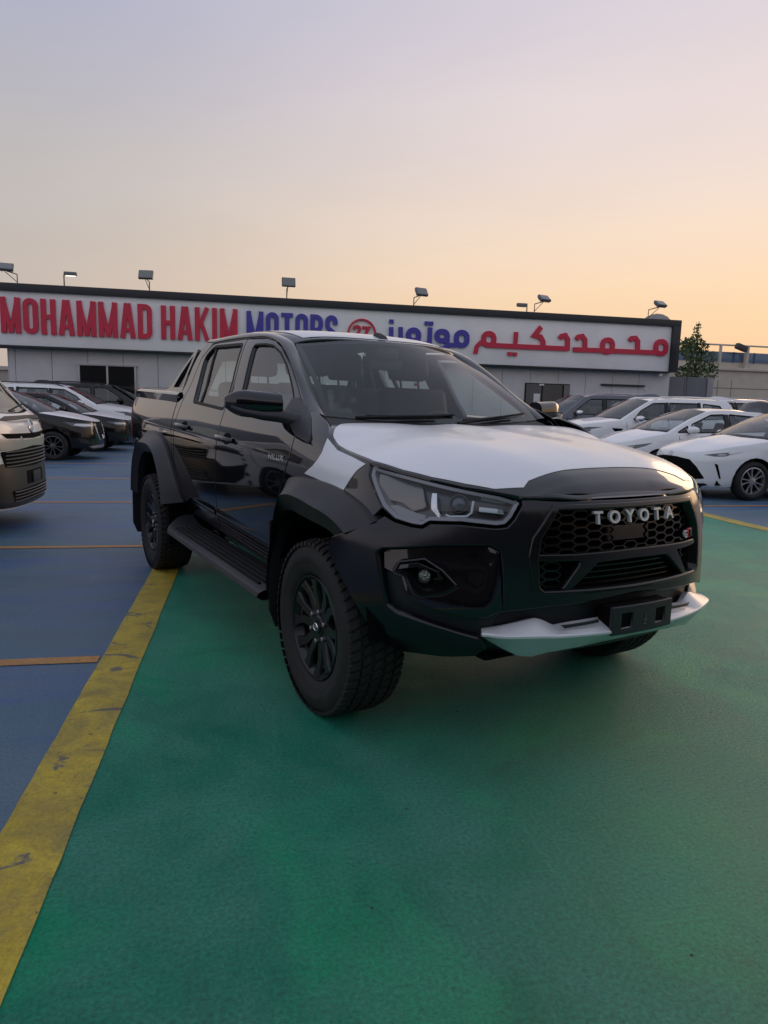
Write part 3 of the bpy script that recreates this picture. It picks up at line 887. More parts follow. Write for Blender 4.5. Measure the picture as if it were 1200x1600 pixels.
MB().bbox((-.35, -.15, -.16), (.35, .15, .16), .04, R=Matrix.Rotation(.3, 4, 'Y')).build('housing', mat('flood_dark', (.05, .05, .05), .5), nf)
MB().tube([(0, .1, 0), (.1, .2, .14)], .03, 6).build('clamp', M_FLOOD, nf)
# pale low buildings far off to the left
fb = thing('distant_building', 'pale low building far off past the left end of the showroom', 'building', (-26, 60, 0))
MB().box((-16, 0, 0), (16, 10, 3.6)).build('wall', mat('far_wall', (.42, .38, .36), .9), fb)
MB().box((-16.2, -.2, 3.6), (16.2, 10.2, 3.9)).build('roof_edge', mat('far_roof', (.5, .48, .46), .9), fb)
for k in range(6):
    MB().box((-13+k*5, -.06, 1.2), (-11.4+k*5, -.01, 2.6)).build('window', M_DGLASS, fb)

# ---- trees: tapered trunk, limbs and leaf-sized faces
M_BARK = mat('bark', (.09, .07, .05), .9, bump=.4, bscale=20)
M_LEAF = mat('leaf_green', (.058, .110, .036), .6, var=.35, vscale=1.5)
M_LEAF2 = mat('leaf_light', (.10, .155, .045), .6, var=.3, vscale=2)
def tree(label, loc, h, clumps, seed, trunk_r=.07, leaf=.10, n=330, name='tree'):
    r_ = random.Random(seed)
    t = thing(name, label, 'tree', loc)
    tr = MB()
    P = [(0, 0, 0), (.05, .02, h*.3), (-.03, .0, h*.6), (.02, .03, h*.92)]
    tr.tube(P, [trunk_r, trunk_r*.75, trunk_r*.45, trunk_r*.12], 8)
    for cx_, cy_, cz_, rx_, rz_ in clumps:
        zb = max(.3, cz_-rz_-.5*abs(cx_)-.2); tr.tube([(0, 0, zb*.9), (cx_*.5, cy_*.5, (zb+cz_)/2), (cx_, cy_, cz_)], [trunk_r*.4, trunk_r*.25, trunk_r*.08], 5)
    tr.build('trunk', M_BARK, t)
    for mi, (m_, frac) in enumerate(((M_LEAF, .72), (M_LEAF2, .28))):
        V = []; F = []
        for cx_, cy_, cz_, rx_, rz_ in clumps:
            for k in range(int(n*frac*rx_*rz_*4)):
                while True:
                    a = Vector((r_.uniform(-1, 1), r_.uniform(-1, 1), r_.uniform(-1, 1)))
                    if .2 < a.length < 1: break
                p = Vector((cx_+a.x*rx_, cy_+a.y*rx_, cz_+a.z*rz_))
                u = Vector((r_.gauss(0, 1), r_.gauss(0, 1), r_.gauss(0, .6))).normalized(); v = u.orthogonal().normalized()
                v = (Matrix.Rotation(r_.uniform(0, 6.28), 3, u) @ v)
                s_ = leaf*r_.uniform(.6, 1.3); k0 = len(V); w_ = u.cross(v)
                V += [p-v*s_*.5, p+w_*s_*.28, p+v*s_*.5+u*s_*.12, p-w_*s_*.28]
                F.append((k0, k0+1, k0+2, k0+3))
        o = mk('crown', V, F, m_, t, smooth=False); o['kind'] = 'stuff'
    return t
tree('slim leafy tree rising behind the low grey wall', (19.55, 26.9, 0), 5.6,
     [(-.1, 0, 5.35, .16, .38), (-.1, 0, 4.85, .34, .35), (-.55, .1, 4.70, .30, .30), (.15, 0, 4.55, .40, .35), (-.25, 0, 4.25, .45, .40), (.55, 0, 4.05, .42, .38), (.1, .1, 3.75, .55, .40), (.95, 0, 3.65, .30, .25), (-.6, 0, 3.40, .42, .32), (.3, 0, 3.25, .75, .40), (-.9, .1, 3.05, .30, .22)], 5, leaf=.14, n=290)
tree('little leafy sapling in front of the dark end of the sign', (16.95, 23.6, 0), 4.5, [(-.1, 0, 4.30, .28, .26), (-.25, 0, 4.02, .22, .22), (.12, 0, 4.12, .2, .2), (.05, 0, 3.6, .10, .25)], 9, trunk_r=.03, leaf=.11, n=700, name='sapling')
# ================================================================== the pickup
PC = [(0, -.90), (-.28, -.88), (-.50, -.81), (-.68, -.69), (-.80, -.545), (-.868, -.375), (-.895, -.15), (-.905, .15), (-.91, .6), (-.912, 1.2),
      (-.912, 2.0), (-.912, 3.0), (-.91, 3.7), (-.90, 4.05), (-.87, 4.19), (-.80, 4.25), (-.5, 4.27), (0, 4.28)]
ZL = [.38, .48, .58, .68, .78, .88, .96, 1.02, 1.08, 1.14, 1.20, 1.26, 1.36, 1.48, 1.60, 1.68, 1.74]
SL = [0, .28, .512, .729, .918, 1.102, 1.329, 1.629, 1.98, 2.28, 2.6, 3.0, 3.3, 7.2]
_u = [-.26, -.38, -.5, -.6, -.7, -.8]
_sb = [-.13, -.07, -.04, -.022, -.01, -.002, 0, 0, -.006, -.020, -.040]
_g = [-.062, -.112, -.158, -.207, -.25, -.30]
def _green(d): return _sb + [_g[0]-d*.35] + [v-d*k for v, k in zip(_g[1:], (.8, 1, 1, 1, 1))]
OT = [[-.02, .02, .035, .03, .025, .015, .005, -.01, -.05, -.12, -.2]+_u,
      [-.02, .02, .035, .03, .025, .015, .005, -.01, -.05, -.12, -.2]+_u,
      [-.04, .02, .035, .035, .03, .02, .01, -.005, -.05, -.12, -.2]+_u,
      [-.07, .015, .04, .045, .045, .032, .015, 0, -.04, -.10, -.18]+_u,
      [-.10, .01, .052, .066, .068, .052, .022, .005, -.03, -.08, -.15]+_u,
      [-.08, .03, .075, .092, .096, .084, .034, .012, -.005, -.035, -.09]+_u,
      [-.02, .06, .09, .10, .10, .094, .030, .006, -.004, -.03, -.08]+[-.14, -.2, -.3, -.4, -.5, -.6],
      [-.13, -.07, -.04, -.02, -.01, 0, .002, 0, -.006, -.024, -.052]+[-.095, -.17, -.23, -.28, -.33, -.38],
      _green(.055), _green(.040), _green(.018), _green(0), _green(0), _green(0)]
SK = Skirt(PC, SL, ZL, OT, rake=.045)
def NF(o=0.0):
    return lambda s, z: SK(s, z, o)
def SF(o=0.0):
    return lambda y, z: SK(SK.sy(y), z, o)

truck = thing('pickup_truck', 'black double cab pickup with white film on its bonnet, parked across the yellow line', 'pickup truck', (0, 0, 0), TH)

def both(fn):
    for mir in (False, True):
        fn(mir)

# ---- wheels
def tread_mesh():
    b = MB()
    rows = [(-.104, .044, 56, .0), (-.054, .040, 56, .5), (0, .042, 56, .15), (.054, .040, 56, .6), (.104, .044, 56, .1)]
    for xc, w, n, ph in rows:
        edge = abs(xc) > .09
        for k in range(n):
            a0 = 2*math.pi*(k+ph)/n; da = 2*math.pi/n*.74
            sk = .045*(1 if int(xc*1000) % 2 else -1)
            V = []
            for r, sh in ((.374, 1.0), (.3905, .88)):
                for xx in (-1, 1):
                    for aa in (0, 1):
                        x = xc + xx*w/2*sh
                        rr = r
                        if edge and xx*xc > 0:
                            rr = r-.010; x = xc+xx*(w/2*sh+.004)
                        an = a0 + da*(.5+(aa-.5)*sh) + sk*xx*.5
                        V.append((x, rr*math.cos(an), rr*math.sin(an)))
            b.add(V, [(4, 5, 7, 6), (0, 1, 5, 4), (1, 3, 7, 5), (3, 2, 6, 7), (2, 0, 4, 6)])
    return b
def make_wheel(parent):
    w = bpy.data.objects.new('wheel', None); w.empty_display_size = .1; link(w, parent)
    tyre = MB().lathe([(.085, .222), (.10, .235), (.122, .268), (.131, .305), (.128, .340), (.118, .366), (.10, .379), (.05, .381), (0, .381), (-.05, .381), (-.10, .379),
                       (-.118, .366), (-.128, .340), (-.1315, .325), (-.1325, .322), (-.1330, .300), (-.1315, .297), (-.126, .272), (-.119, .250), (-.108, .238), (-.10, .232), (-.085, .222)], 72)
    t = tyre.build('tyre', M_TYRE, w, split=50)
    tread_mesh().build('tread', M_TYRE, w, smooth=False, split=30)
    rim = MB()
    rim.lathe([(.10, .222), (.09, .206), (-.06, .196), (-.085, .203), (-.098, .214), (-.106, .2215), (-.112, .2235), (-.114, .229), (-.106, .234), (-.09, .232)], 64)
    
    rim.lathe([(-.03, .088), (-.072, .086), (-.084, .080), (-.086, .050), (-.092, .044), (-.092, 0)], 32)
    for k in range(6):
        for sg_ in (-1, 1):
            pts = []
            for r, da, hw in ((.060, .17, .026), (.10, .21, .0235), (.150, .21, .0225), (.186, .30, .0235), (.214, .36, .034)):
                a = 2*math.pi*k/6 + sg_*da*(.115/max(r, .10))**.35 + .15
                pts.append((r, a, hw))
            L = []; Rr = []
            for r, a, hw in pts:
                c = np.array([r*math.cos(a), r*math.sin(a)]); tn = np.array([-math.sin(a), math.cos(a)])
                L.append(c+tn*hw); Rr.append(c-tn*hw)
            V = []; F = []
            for i, (r, a, hw) in enumerate(pts):
                xt = -.084 - .022*((r-.05)/.165)**2
                for c, dx in ((L[i], .03), (L[i]*.94+Rr[i]*.06, .004), (L[i]*.87+Rr[i]*.13, 0), (L[i]*.13+Rr[i]*.87, 0), (L[i]*.06+Rr[i]*.94, .004), (Rr[i], .03)):
                    V.append((xt+dx, c[0], c[1]))
            for i in range(len(pts)-1):
                for j in range(5):
                    F.append((i*6+j, i*6+j+1, (i+1)*6+j+1, (i+1)*6+j))
            rim.add(V, F)
        # bridge that closes each spoke pair into a hexagon
        a = 2*math.pi*k/6+.15
        c = np.array([math.cos(a), math.sin(a)]); tn = np.array([-math.sin(a), math.cos(a)])
        V = []
        for rr, xx in ((.168, -.088), (.182, -.090)):
            for q in (-.034, .034):
                p = c*rr+tn*q; V += [(xx, p[0], p[1]), (xx+.03, p[0], p[1])]
        rim.add(V, [(0, 2, 6, 4), (0, 1, 3, 2), (4, 6, 7, 5), (0, 4, 5, 1), (2, 3, 7, 6)])
    rim.build('rim', M_RIM, w, split=35)
    for k in range(6):
        a = 2*math.pi*(k+.5)/6+.15
        MB().lathe([(-.080, .0125), (-.096, .0115), (-.099, .008), (-.099, 0)], 8, c=(0, .069*math.cos(a), .069*math.sin(a))).build('lug_nut', M_LUG, w)
    cap = MB().lathe([(-.09, .036), (-.097, .034), (-.099, .028), (-.0995, 0)], 24).build('centre_cap', M_RIM, w)
    em = MB()
    for ra, rb, oy, oz in ((.024, .017, 0, 0), (.0115, .016, 0, 0), (.019, .007, 0, .006)):
        P = [(-.1005, oy+ra*math.cos(t), oz+rb*math.sin(t)) for t in np.linspace(0, 2*math.pi, 25)]
        em.tube(P, .0019, 5)
    em.build('cap_emblem', M_CHROME, w)
    MB().lathe([(.012, .0), (.012, .195)], 32).build('brake_backing', M_DARK, w)
    # brake disc behind the spokes
    MB().lathe([(.02, 0), (.02, .155), (.03, .155), (.03, 0)], 40).build('brake_disc', mat('brake_steel', (.10, .095, .09), .4, metal=.8), w)
    return w

wheel0 = make_wheel(truck)
def copy_tree(o, parent):
    c = o.copy(); link(c, parent)
    for ch in list(o.children):
        copy_tree(ch, c)
    return c
spots = [(-.835, 0, .385, 0), (.835, 0, .385, math.pi), (-.845, 3.085, .385, 0), (.845, 3.085, .385, math.pi)]
for i, (x, y, z, rz) in enumerate(spots):
    w = wheel0 if i == 0 else copy_tree(wheel0, truck)
    w.location = (x, y, z); w.rotation_euler = (.35*i, 0, rz)

# ---- chassis and underbody
ch = MB()
ch.bbox((-.46, -.48, .40), (.46, 4.1, .50), .03)
ch.bbox((-.74, -.30, .50), (.74, 4.15, .62), .03)
for y in (0, 3.085):
    ch.tube([(-.80, y, .385), (.80, y, .385)], .045, 10)
ch.bbox((-.18, -.25, .24), (.18, .25, .40), .05)
ch.bbox((-.16, 2.93, .25), (.16, 3.23, .50), .06)
ch.bbox((-.32, -.66, .37), (.32, -.35, .41), .01)
ch.build('chassis', M_DARK, truck)
for mir in (False, True):
    # wheel housings
    for yc in (0, 3.085):
        G = []
        for x in (-.93, -.55):
            row = [(x, yc+.47*math.cos(t), .40+.50*math.sin(t)) for t in np.linspace(-.25, math.pi-.12 if yc == 0 else math.pi+.25, 20)]
            G.append(row)
        gridmesh('wheel_housing', np.array(G), M_DARK, truck, mirror=mir)
# inner dark shell behind the skin, so that the shut lines read dark
def shell(mir):
    ys = np.linspace(.36, 2.52, 30); zs = np.linspace(.50, 1.24, 14)
    G = np.array([[SF(-.030)(np.array(y), np.array(z+.045*y))for z in zs] for y in ys])
    gridmesh('inner_sill', G[:, :9], M_DARK, truck, mirror=mir)
    G = np.array([[SF(-.030)(np.array(y), np.array(z)) for z in np.linspace(.92, 1.12, 8)] for y in np.linspace(-.30, .45, 10)])
    gridmesh('inner_wing', G, M_DARK, truck, mirror=mir)
both(shell)

# ---- bonnet
hc = lambda y: herm([-.90, -.855, -.835, -.80, -.73, -.6, -.4, -.15, .10, .36], [1.02, 1.040, 1.072, 1.102, 1.138, 1.182, 1.222, 1.250, 1.268, 1.276], y)
he = lambda y: herm([-.90, -.855, -.80, -.749, -.66, -.561, -.45, -.311, -.188, -.031, .043, .105, .2, .36], [1.02, 1.030, 1.040, 1.053, 1.071, 1.091, 1.112, 1.137, 1.154, 1.175, 1.196, 1.226, 1.262, 1.27], y)
xe = lambda y: herm([-.87, -.855, -.835, -.80, -.749, -.66, -.561, -.45, -.311, -.188, .0, .36], [.20, .34, .44, .50, .565, .66, .737, .80, .85, .852, .85, .82], y)
def HF(o=0.0):
    def f(x, y):
        x = np.asarray(x, float); y = np.asarray(y, float)
        t = np.clip(np.abs(x)/np.maximum(xe(y), .05), 0, 1.2)
        g = np.where(t < .42, .10*(t/.42)**2, .10+.90*(np.clip((t-.42)/.58, 0, 1.4))**1.45)
        z = hc(y)-(hc(y)-he(y))*g
        # shallow valley inside the raised edges of the bonnet
        z = z - .010*np.exp(-((np.abs(x)-.20)/.14)**2)*np.clip((y+.75)/.5, 0, 1)
        return np.stack([x, y, z+o], -1)
    return f
half = [(-.30, .335), (-.58, .325, .05), (-.72, .27, .05), (-.80, .17, .04), (-.832, .105, .02), (-.846, .0), (-.851, -.18), (-.848, -.311), (-.798, -.45), (-.735, -.561), (-.655, -.662), (-.559, -.745), (-.49, -.798), (-.40, -.832), (-.2, -.848)]
hood_out = half + [(0, -.852)] + [(-p[0], *p[1:]) for p in half[::-1]]
bonnet = panel('bonnet', hood_out, HF(), M_PAINT, truck, sg=1, du=.030, th=.03)
fh = [(-.30, .300), (-.56, .290, .05), (-.70, .235, .05), (-.785, .145, .04), (-.822, .085, .02), (-.836, .0), (-.841, -.18), (-.838, -.311), (-.788, -.447), (-.725, -.556), (-.645, -.652), (-.565, -.728, .01), (-.46, -.768), (-.42, -.748), (-.22, -.735)]
film_out = fh + [(0, -.738)] + [(-p[0], *p[1:]) for p in fh[::-1]]
tag(panel('bonnet_film', film_out, HF(.0030), M_FILM, truck, sg=1, du=.030, th=.002, bev=.0008), 'white protective film covering the bonnet')
# raised lip across the front of the bonnet
LP = lambda t, o: HF(o)(t, -.838+.10*np.clip((np.abs(t)-.30)/.2, 0, 1)*np.abs(t))
# bonnet front face (turns down to the grille)
xs = np.linspace(-.50, .50, 41)
G = []
for x in xs:
    yl = -.848+.075*max(0, (abs(x)-.22)/.28)**2
    p = HF()(x, yl)
    zb = 1.040
    s = -x
    q = SK(np.array(-x*1.0), np.array(zb), 0.0)
    row = [(x, p[1], p[2]), (x, p[1]-.012, p[2]-.008), (x*1.0, p[1]-.020, p[2]-.020), (x, min(q[1], p[1]-.01)+.006, 1.034)]
    G.append(row)
gridmesh('bonnet_nose', np.array(G), M_PAINT, truck, flip=True)

# ---- wings
wing = [(-.299, 1.134), (-.188, 1.151), (-.031, 1.172), (.043, 1.196), (.105, 1.226), (.175, 1.280, .03), (.335, 1.324, .02), (.448, 1.318), (.388, 1.235), (.384, 1.174), (.384, 1.104), (.413, 1.04), (.448, 1.0), (.46, .93), (.30, .95), (0, .97), (-.30, .955), (-.41, .942),
        (-.435, .976), (-.375, 1.037), (-.331, 1.088), (-.322, 1.122)]
wfilm = [(.092, 1.212), (.078, 1.15), (.094, 1.116), (.13, 1.085), (.202, 1.046, .006), (.03, 1.031), (-.174, 1.007, .006), (-.20, 1.04), (-.22, 1.063), (-.25, 1.10), (-.292, 1.129, .004), (-.188, 1.146), (-.031, 1.167), (.036, 1.190)]
def wings(mir):
    w = panel('wing', wing, SF(), M_PAINT, truck, du=.022, seg=.02, mirror=mir)
    tag(panel('wing_film', wfilm, SF(.0028), M_FILM, w, du=.022, seg=.02, th=.002, bev=.0008, mirror=mir), 'white protective film on the upper wing')
both(wings)

# ---- doors
fdoor = [(.455, 1.312), (.396, 1.235), (.392, 1.174), (.392, 1.104), (.421, 1.04), (.458, 1.0), (.52, .88), (.56, .62, .05), (.62, .475, .04), (.90, .482), (1.62, .552, .03), (1.545, .84), (1.49, 1.08), (1.487, 1.237), (1.492, 1.31), (1.555, 1.551), (1.624, 1.755, .02),
         (1.301, 1.737), (1.18, 1.716), (1.06, 1.673), (.85, 1.557), (.595, 1.388)]
fwin = [(.56, 1.296, .02), (1.315, 1.318, .015), (1.452, 1.706, .03), (1.286, 1.699), (1.17, 1.683), (1.03, 1.635), (.909, 1.566), (.765, 1.460), (.635, 1.362)]
rdoor = [(1.502, 1.31), (1.497, 1.237), (1.50, 1.08), (1.555, .84), (1.632, .553, .03), (2.36, .605, .04), (2.52, .69), (2.570, .823), (2.525, 1.017), (2.498, 1.196), (2.466, 1.354), (2.445, 1.53), (2.425, 1.67), (2.30, 1.768, .06), (1.634, 1.757, .02), (1.565, 1.551)]
rwin = [(1.535, 1.328, .015), (1.668, 1.718, .03), (2.25, 1.737, .05), (2.345, 1.67, .05), (2.29, 1.52), (2.19, 1.367, .02)]
def grow(P, d):
    Q = fillet(P, seg=.03)
    if area(Q) < 0: Q = Q[::-1]
    return inset(Q, -d)
def doors(mir):
    d = panel('front_door', fdoor, SF(), M_PAINT, truck, du=.05, holes=[fwin], mirror=mir, th=.03)
    panel('window_seal', grow(fwin, .012), SF(.002), M_RUBBER, d, du=.05, holes=[fillet(fwin, seg=.03)[::1]], mirror=mir, th=.02, dense=True, bev=.002)
    panel('window', grow(fwin, .008), SF(-.014), M_SIDEG, d, du=.08, mirror=mir, th=.001, bev=.0005, dense=True)
    d2 = panel('rear_door', rdoor, SF(), M_PAINT, truck, du=.05, holes=[rwin], mirror=mir, th=.03)
    panel('window_seal', grow(rwin, .020), SF(.002), M_RUBBER, d2, du=.05, holes=[fillet(rwin, seg=.03)], mirror=mir, th=.02, dense=True, bev=.002)
    panel('window', grow(rwin, .008), SF(-.014), M_SIDEG, d2, du=.08, mirror=mir, th=.001, bev=.0005, dense=True)
    panel('window_divider', [(2.045, 1.355), (2.075, 1.358), (2.228, 1.74), (2.195, 1.74)], SF(-.006), M_RUBBER, d2, mirror=mir, th=.02)
    for par, y0, y1, z0 in ((d, 1.20, 1.465, 1.145), (d2, 2.13, 2.40, 1.186)):
        # recess cup and pull handle
        cy_, cz_ = (y0+y1)/2-.02, z0+.002
        cup = [(cy_+.072*math.cos(t), cz_+.034*math.sin(t)) for t in np.linspace(0, 2*math.pi, 24, endpoint=False)]
        panel('handle_cup', cup, SF(.0018), M_DARK, par, mirror=mir, th=.001, bev=.0005, dense=True, du=.03)
        P = [SF(o)(np.array(y), np.array(z0+dz)) for y, o, dz in ((y0, .002, -.004), (y0+.02, .024, -.004), (y0+.06, .036, 0), ((y0+y1)/2, .040, .003), (y1-.06, .036, .004), (y1-.02, .024, .004), (y1, .002, .003))]
        b = MB().tube(P, [.012, .014, .0145, .0145, .0145, .014, .012], 10)
        b.V = [(x, y, z0+(z-z0)*1.25) for x, y, z in b.V]
        if mir: b.mirror_x()
        b.build('handle', M_PAINT, par, split=60)
    # lower door ridge
    for dd, y0, y1, za in ((d, .60, 1.60, .0), (d2, 1.64, 2.45, .0)):
        ys_ = np.linspace(y0, y1, 16)
        G = np.array([[SF(o)(np.array(y), np.array(.565+.045*y+dz)) for o, dz in ((0.0, .060), (.005, .035), (.008, .018), (.0, .0))] for y in ys_])
        gridmesh('lower_ridge', G, M_PAINT, dd, mirror=mir)
both(doors)
# door badge
def badge_map(x, y, d):
    q = SF(.004+d)(np.array(.535-x), np.array(1.083+y))
    return tuple(q)
bst = MB()
panel('badge_plinth', [(.405, 1.062), (.405, 1.078), (.66, 1.084), (.66, 1.068)], SF(.004), M_PLAST, truck, th=.004, du=.03)
tag(text_mesh('badge_lettering', 'HILUX', M_CHROME, .036, .004, badge_map, truck, bold=.0012, wide=1.75, spacing=1.05), 'silver HILUX badge on the front door')
badge_map2 = lambda x, y, d: tuple(np.array([-1, 1, 1])*SF(.004+d)(np.array(.535+x), np.array(1.083+y)))
text_mesh('badge_lettering', 'HILUX', M_CHROME, .036, .004, badge_map2, truck, bold=.0012, wide=1.75, spacing=1.05)

# ---- roof pillars, cab back, roof
def cab_side(mir):
    panel('rear_pillar', [(2.476, 1.36), (2.455, 1.53), (2.435, 1.676), (2.31, 1.776, .05), (2.50, 1.79, .03), (2.575, 1.62), (2.60, 1.40), (2.58, 1.20), (2.60, .83), (2.582, .823), (2.535, 1.017), (2.508, 1.196)], SF(), M_PAINT, truck, du=.05, mirror=mir, th=.03)
    # roof rail strip between doors and roof skin
    top = [(.43, 1.310), (.595, 1.399), (.85, 1.568), (1.06, 1.684), (1.18, 1.726), (1.301, 1.748), (1.63, 1.769), (2.0, 1.780), (2.30, 1.782), (2.50, 1.795)]
    A = np.array([SF()(np.array(y), np.array(z)) for y, z in top])
    W_ = np.array([(-.690, .43, 1.304), (-.668, .577, 1.391), (-.629, .76, 1.50), (-.584, .96, 1.617), (-.567, 1.10, 1.703), (-.57, 1.25, 1.752), (-.585, 1.55, 1.795), (-.592, 2.0, 1.812), (-.592, 2.3, 1.812), (-.595, 2.50, 1.806)])
    G = []
    for y in np.concatenate([np.linspace(.43, 1.3, 26), np.linspace(1.35, 2.5, 18)]):
        a, b = herm(A[:, 1], A, np.array([y]))[0], herm(W_[:, 1], W_, np.array([y]))[0]
        m_ = (a+b)/2 + np.array([-.012, 0, .010])
        q1 = a*.62+m_*.38+np.array([-.003, 0, .002]); q2 = b*.62+m_*.38+np.array([-.002, 0, .003])
        G.append([a+np.array([.02, 0, -.02]), a, q1, m_, q2, b, b+np.array([.012, .01, -.02])])
    gridmesh('roof_pillar', np.array(G), M_PAINT, truck, mirror=mir, flip=True)
both(cab_side)
rz_c = lambda y: herm([1.0, 1.1, 1.25, 1.55, 2.0, 2.35, 2.52], [1.742, 1.775, 1.803, 1.828, 1.838, 1.832, 1.818], y)
rx_e = lambda y: herm([1.0, 1.25, 1.6, 2.52], [.565, .575, .592, .598], y)
re_z = lambda y: herm([1.0, 1.10, 1.25, 1.55, 2.0, 2.35, 2.52], [1.66, 1.703, 1.754, 1.797, 1.814, 1.813, 1.806], y)
def RF(o=0.0):
    def f(x, y):
        t = np.clip(np.abs(x)/rx_e(y), 0, 1.1)
        return np.stack([x, y, rz_c(y)-(rz_c(y)-re_z(y))*(.45*t**2+.55*t**6)+o+0*x], -1)
    return f
wtop = lambda u: 1.00+.105*u*u
rp = [(-.572*u/1., wtop(u)+.004) for u in np.linspace(1, -1, 21)]
roof_out = rp + [(.578, 1.3), (.59, 1.6), (.592, 2.0), (.592, 2.3), (.59, 2.50, .05), (0, 2.53), (-.59, 2.50, .05), (-.592, 2.3), (-.592, 2.0), (-.59, 1.6), (-.578, 1.3)]
panel('roof', roof_out, RF(), M_PAINT, truck, sg=1, du=.07, th=.02)
fo = [(-.545*u, wtop(u)+.035) for u in np.linspace(.93, -.93, 15)] + [(.54, 1.4), (.55, 1.9), (.55, 2.4, .05), (-.55, 2.4, .05), (-.55, 1.9), (-.54, 1.4)]
tag(panel('roof_film', fo, RF(.003), M_FILM, truck, sg=1, du=.07, th=.002, bev=.0008), 'white protective film on the roof')
# little antenna housing at the front of the roof
an = MB()
an.add([(-.035, 1.04, 1.745), (.035, 1.04, 1.745), (.035, 1.16, 1.775), (-.035, 1.16, 1.775), (-.022, 1.075, 1.785), (.022, 1.075, 1.785), (.016, 1.135, 1.808), (-.016, 1.135, 1.808)],
       [(0, 1, 5, 4), (1, 2, 6, 5), (2, 3, 7, 6), (3, 0, 4, 7), (4, 5, 6, 7)])
an.build('antenna_base', M_TRIM, truck)

# ---- windscreen
def WSF(o=0.0):
    def f(u, v):
        u = np.asarray(u, float); v = np.asarray(v, float)
        b = np.stack([-.69*u, .345+.085*u*u, 1.276+.028*u*u], -1)
        t = np.stack([-.566*u, wtop(u)-.002, 1.744-.042*u*u], -1)
        p = b*(1-v)[..., None]+t*v[..., None]
        w = np.sin(np.pi*np.clip(v, 0, 1))*.022
        n = np.array([0, -.55, .83])
        return p + n*(w+o)[..., None]
    return f
us = np.linspace(-1.04, 1.04, 33); vv = np.linspace(0, 1, 17)
U, Vv = np.meshgrid(us, vv, indexing='ij')
gridmesh('windscreen', WSF()(U, Vv), M_WS, truck, flip=True)
# black band round the glass
def band(name, us_, vs_):
    U_, V_ = np.meshgrid(us_, vs_, indexing='ij')
    return gridmesh(name, WSF(-.003)(U_, V_), M_RUBBER, truck)
band('windscreen_band', np.linspace(-1, 1, 33), np.linspace(0, .055, 4))
band('windscreen_band', np.linspace(-1, 1, 33), np.linspace(.955, 1, 4))
band('windscreen_band', np.linspace(-1, -.955, 4), np.linspace(.05, .96, 17))
band('windscreen_band', np.linspace(.955, 1, 4), np.linspace(.05, .96, 17))
# camera pod behind the glass top and inside mirror
pod = MB()
pod.bbox((-.09, .99, 1.640), (.07, 1.13, 1.715), .02)
pod.build('sensor_pod', M_TRIM, truck)
mrp = MB().bbox((-.115, 1.02, 1.575), (.115, 1.05, 1.640), .02); mrp.tube([(0, 1.05, 1.63), (0, 1.09, 1.70)], .012, 8)
mrp.build('inside_mirror', M_TRIM, truck)
# cowl and wipers
G = []
for u in np.linspace(-1, 1, 25):
    b = WSF()(np.array(u), np.array(0.0))
    G.append([(b[0], b[1]+.005, b[2]-.004), (b[0]*1.02, b[1]-.05, b[2]-.022), (b[0]*1.04, b[1]-.12, b[2]-.05)])
gridmesh('cowl', np.array(G), M_TRIM, truck, flip=True)
def wiper(u0, u1):
    b = MB()
    P = [WSF(.02)(np.array(u), np.array(v)) for u, v in ((u0, -.03), (u0*.6+u1*.4, .012), (u1, .045))]
    b.tube(P, [.011, .008, .006], 6)
    Q = [WSF(.008)(np.array(u), np.array(v)) for u, v in zip(np.linspace(u0*.86+u1*.14, u1-.18*(1 if u0 > u1 else -1), 8), np.linspace(.025, .075, 8))]
    b.tube(Q, .006, 5)
    b.build('wiper', M_RUBBER, truck)
wiper(.80, .10); wiper(-.05, -.72)

# ---- cabin
def seat(x, y, z, wd=.50, rear=False):
    b = MB()
    b.bbox((x-wd/2, y-.42, z), (x+wd/2, y+.08, z+.16), .05)
    R = Matrix.Translation((x, y+.04, z+.12)) @ Matrix.Rotation(math.radians(-14), 4, 'X')
    b.bbox((-wd/2, -.06, 0), (wd/2, .07, .60), .05, R=R)
    b.bbox((-.145, -.035, .66), (.145, .075, .87), .045, R=R)
    b.tube([R @ Vector((-.07, .02, .58)), R @ Vector((-.07, .02, .68))], .008, 6)
    b.tube([R @ Vector((.07, .02, .58)), R @ Vector((.07, .02, .68))], .008, 6)
    return b
seat(-.37, 1.12, .78).build('front_seat', M_SEAT, truck, split=60)
seat(.37, 1.12, .78).build('front_seat', M_SEAT, truck, split=60)
rs = seat(-.36, 2.02, .80, .62)
s2 = seat(.36, 2.02, .80, .62); rs.add(s2.V, s2.F)
rs.build('rear_bench', M_SEAT, truck, split=60)
# crumpled plastic on the passenger seat back
R = Matrix.Translation((-.37, 1.16, .90)) @ Matrix.Rotation(math.radians(-14), 4, 'X')
wrp = MB(); rnd = random.Random(3)
nx_, nz_ = 14, 12
V = [R @ Vector((-.26+.52*i/(nx_-1), -.078-.03*rnd.random(), .18+.40*j/(nz_-1))) for i in range(nx_) for j in range(nz_)]
wrp.add(V, [(i*nz_+j, (i+1)*nz_+j, (i+1)*nz_+j+1, i*nz_+j+1) for i in range(nx_-1) for j in range(nz_-1)])
wrp.build('plastic_cover', glass('thin_plastic', (.80, .82, .84), .15, 1.6), truck, split=10)
tb = MB(); tb.box((-.002, -.004, 0), (.03, 0, .018), R=Matrix.Translation((.36, 1.255, 1.50)))
tb.build('seat_tag', M_GRRED, truck, split=None)
db = MB()
db.bbox((-.74, .40, .95), (.74, .78, 1.20), .06); db.bbox((-.74, .36, 1.10), (.74, .62, 1.255), .05)
db.bbox((.17, .58, 1.12), (.60, .80, 1.27), .06)
db.build('dashboard', M_TRIM, truck, split=60)
sw = MB()
R = Matrix.Translation((.38, .92, 1.16)) @ Matrix.Rotation(math.radians(62), 4, 'X')
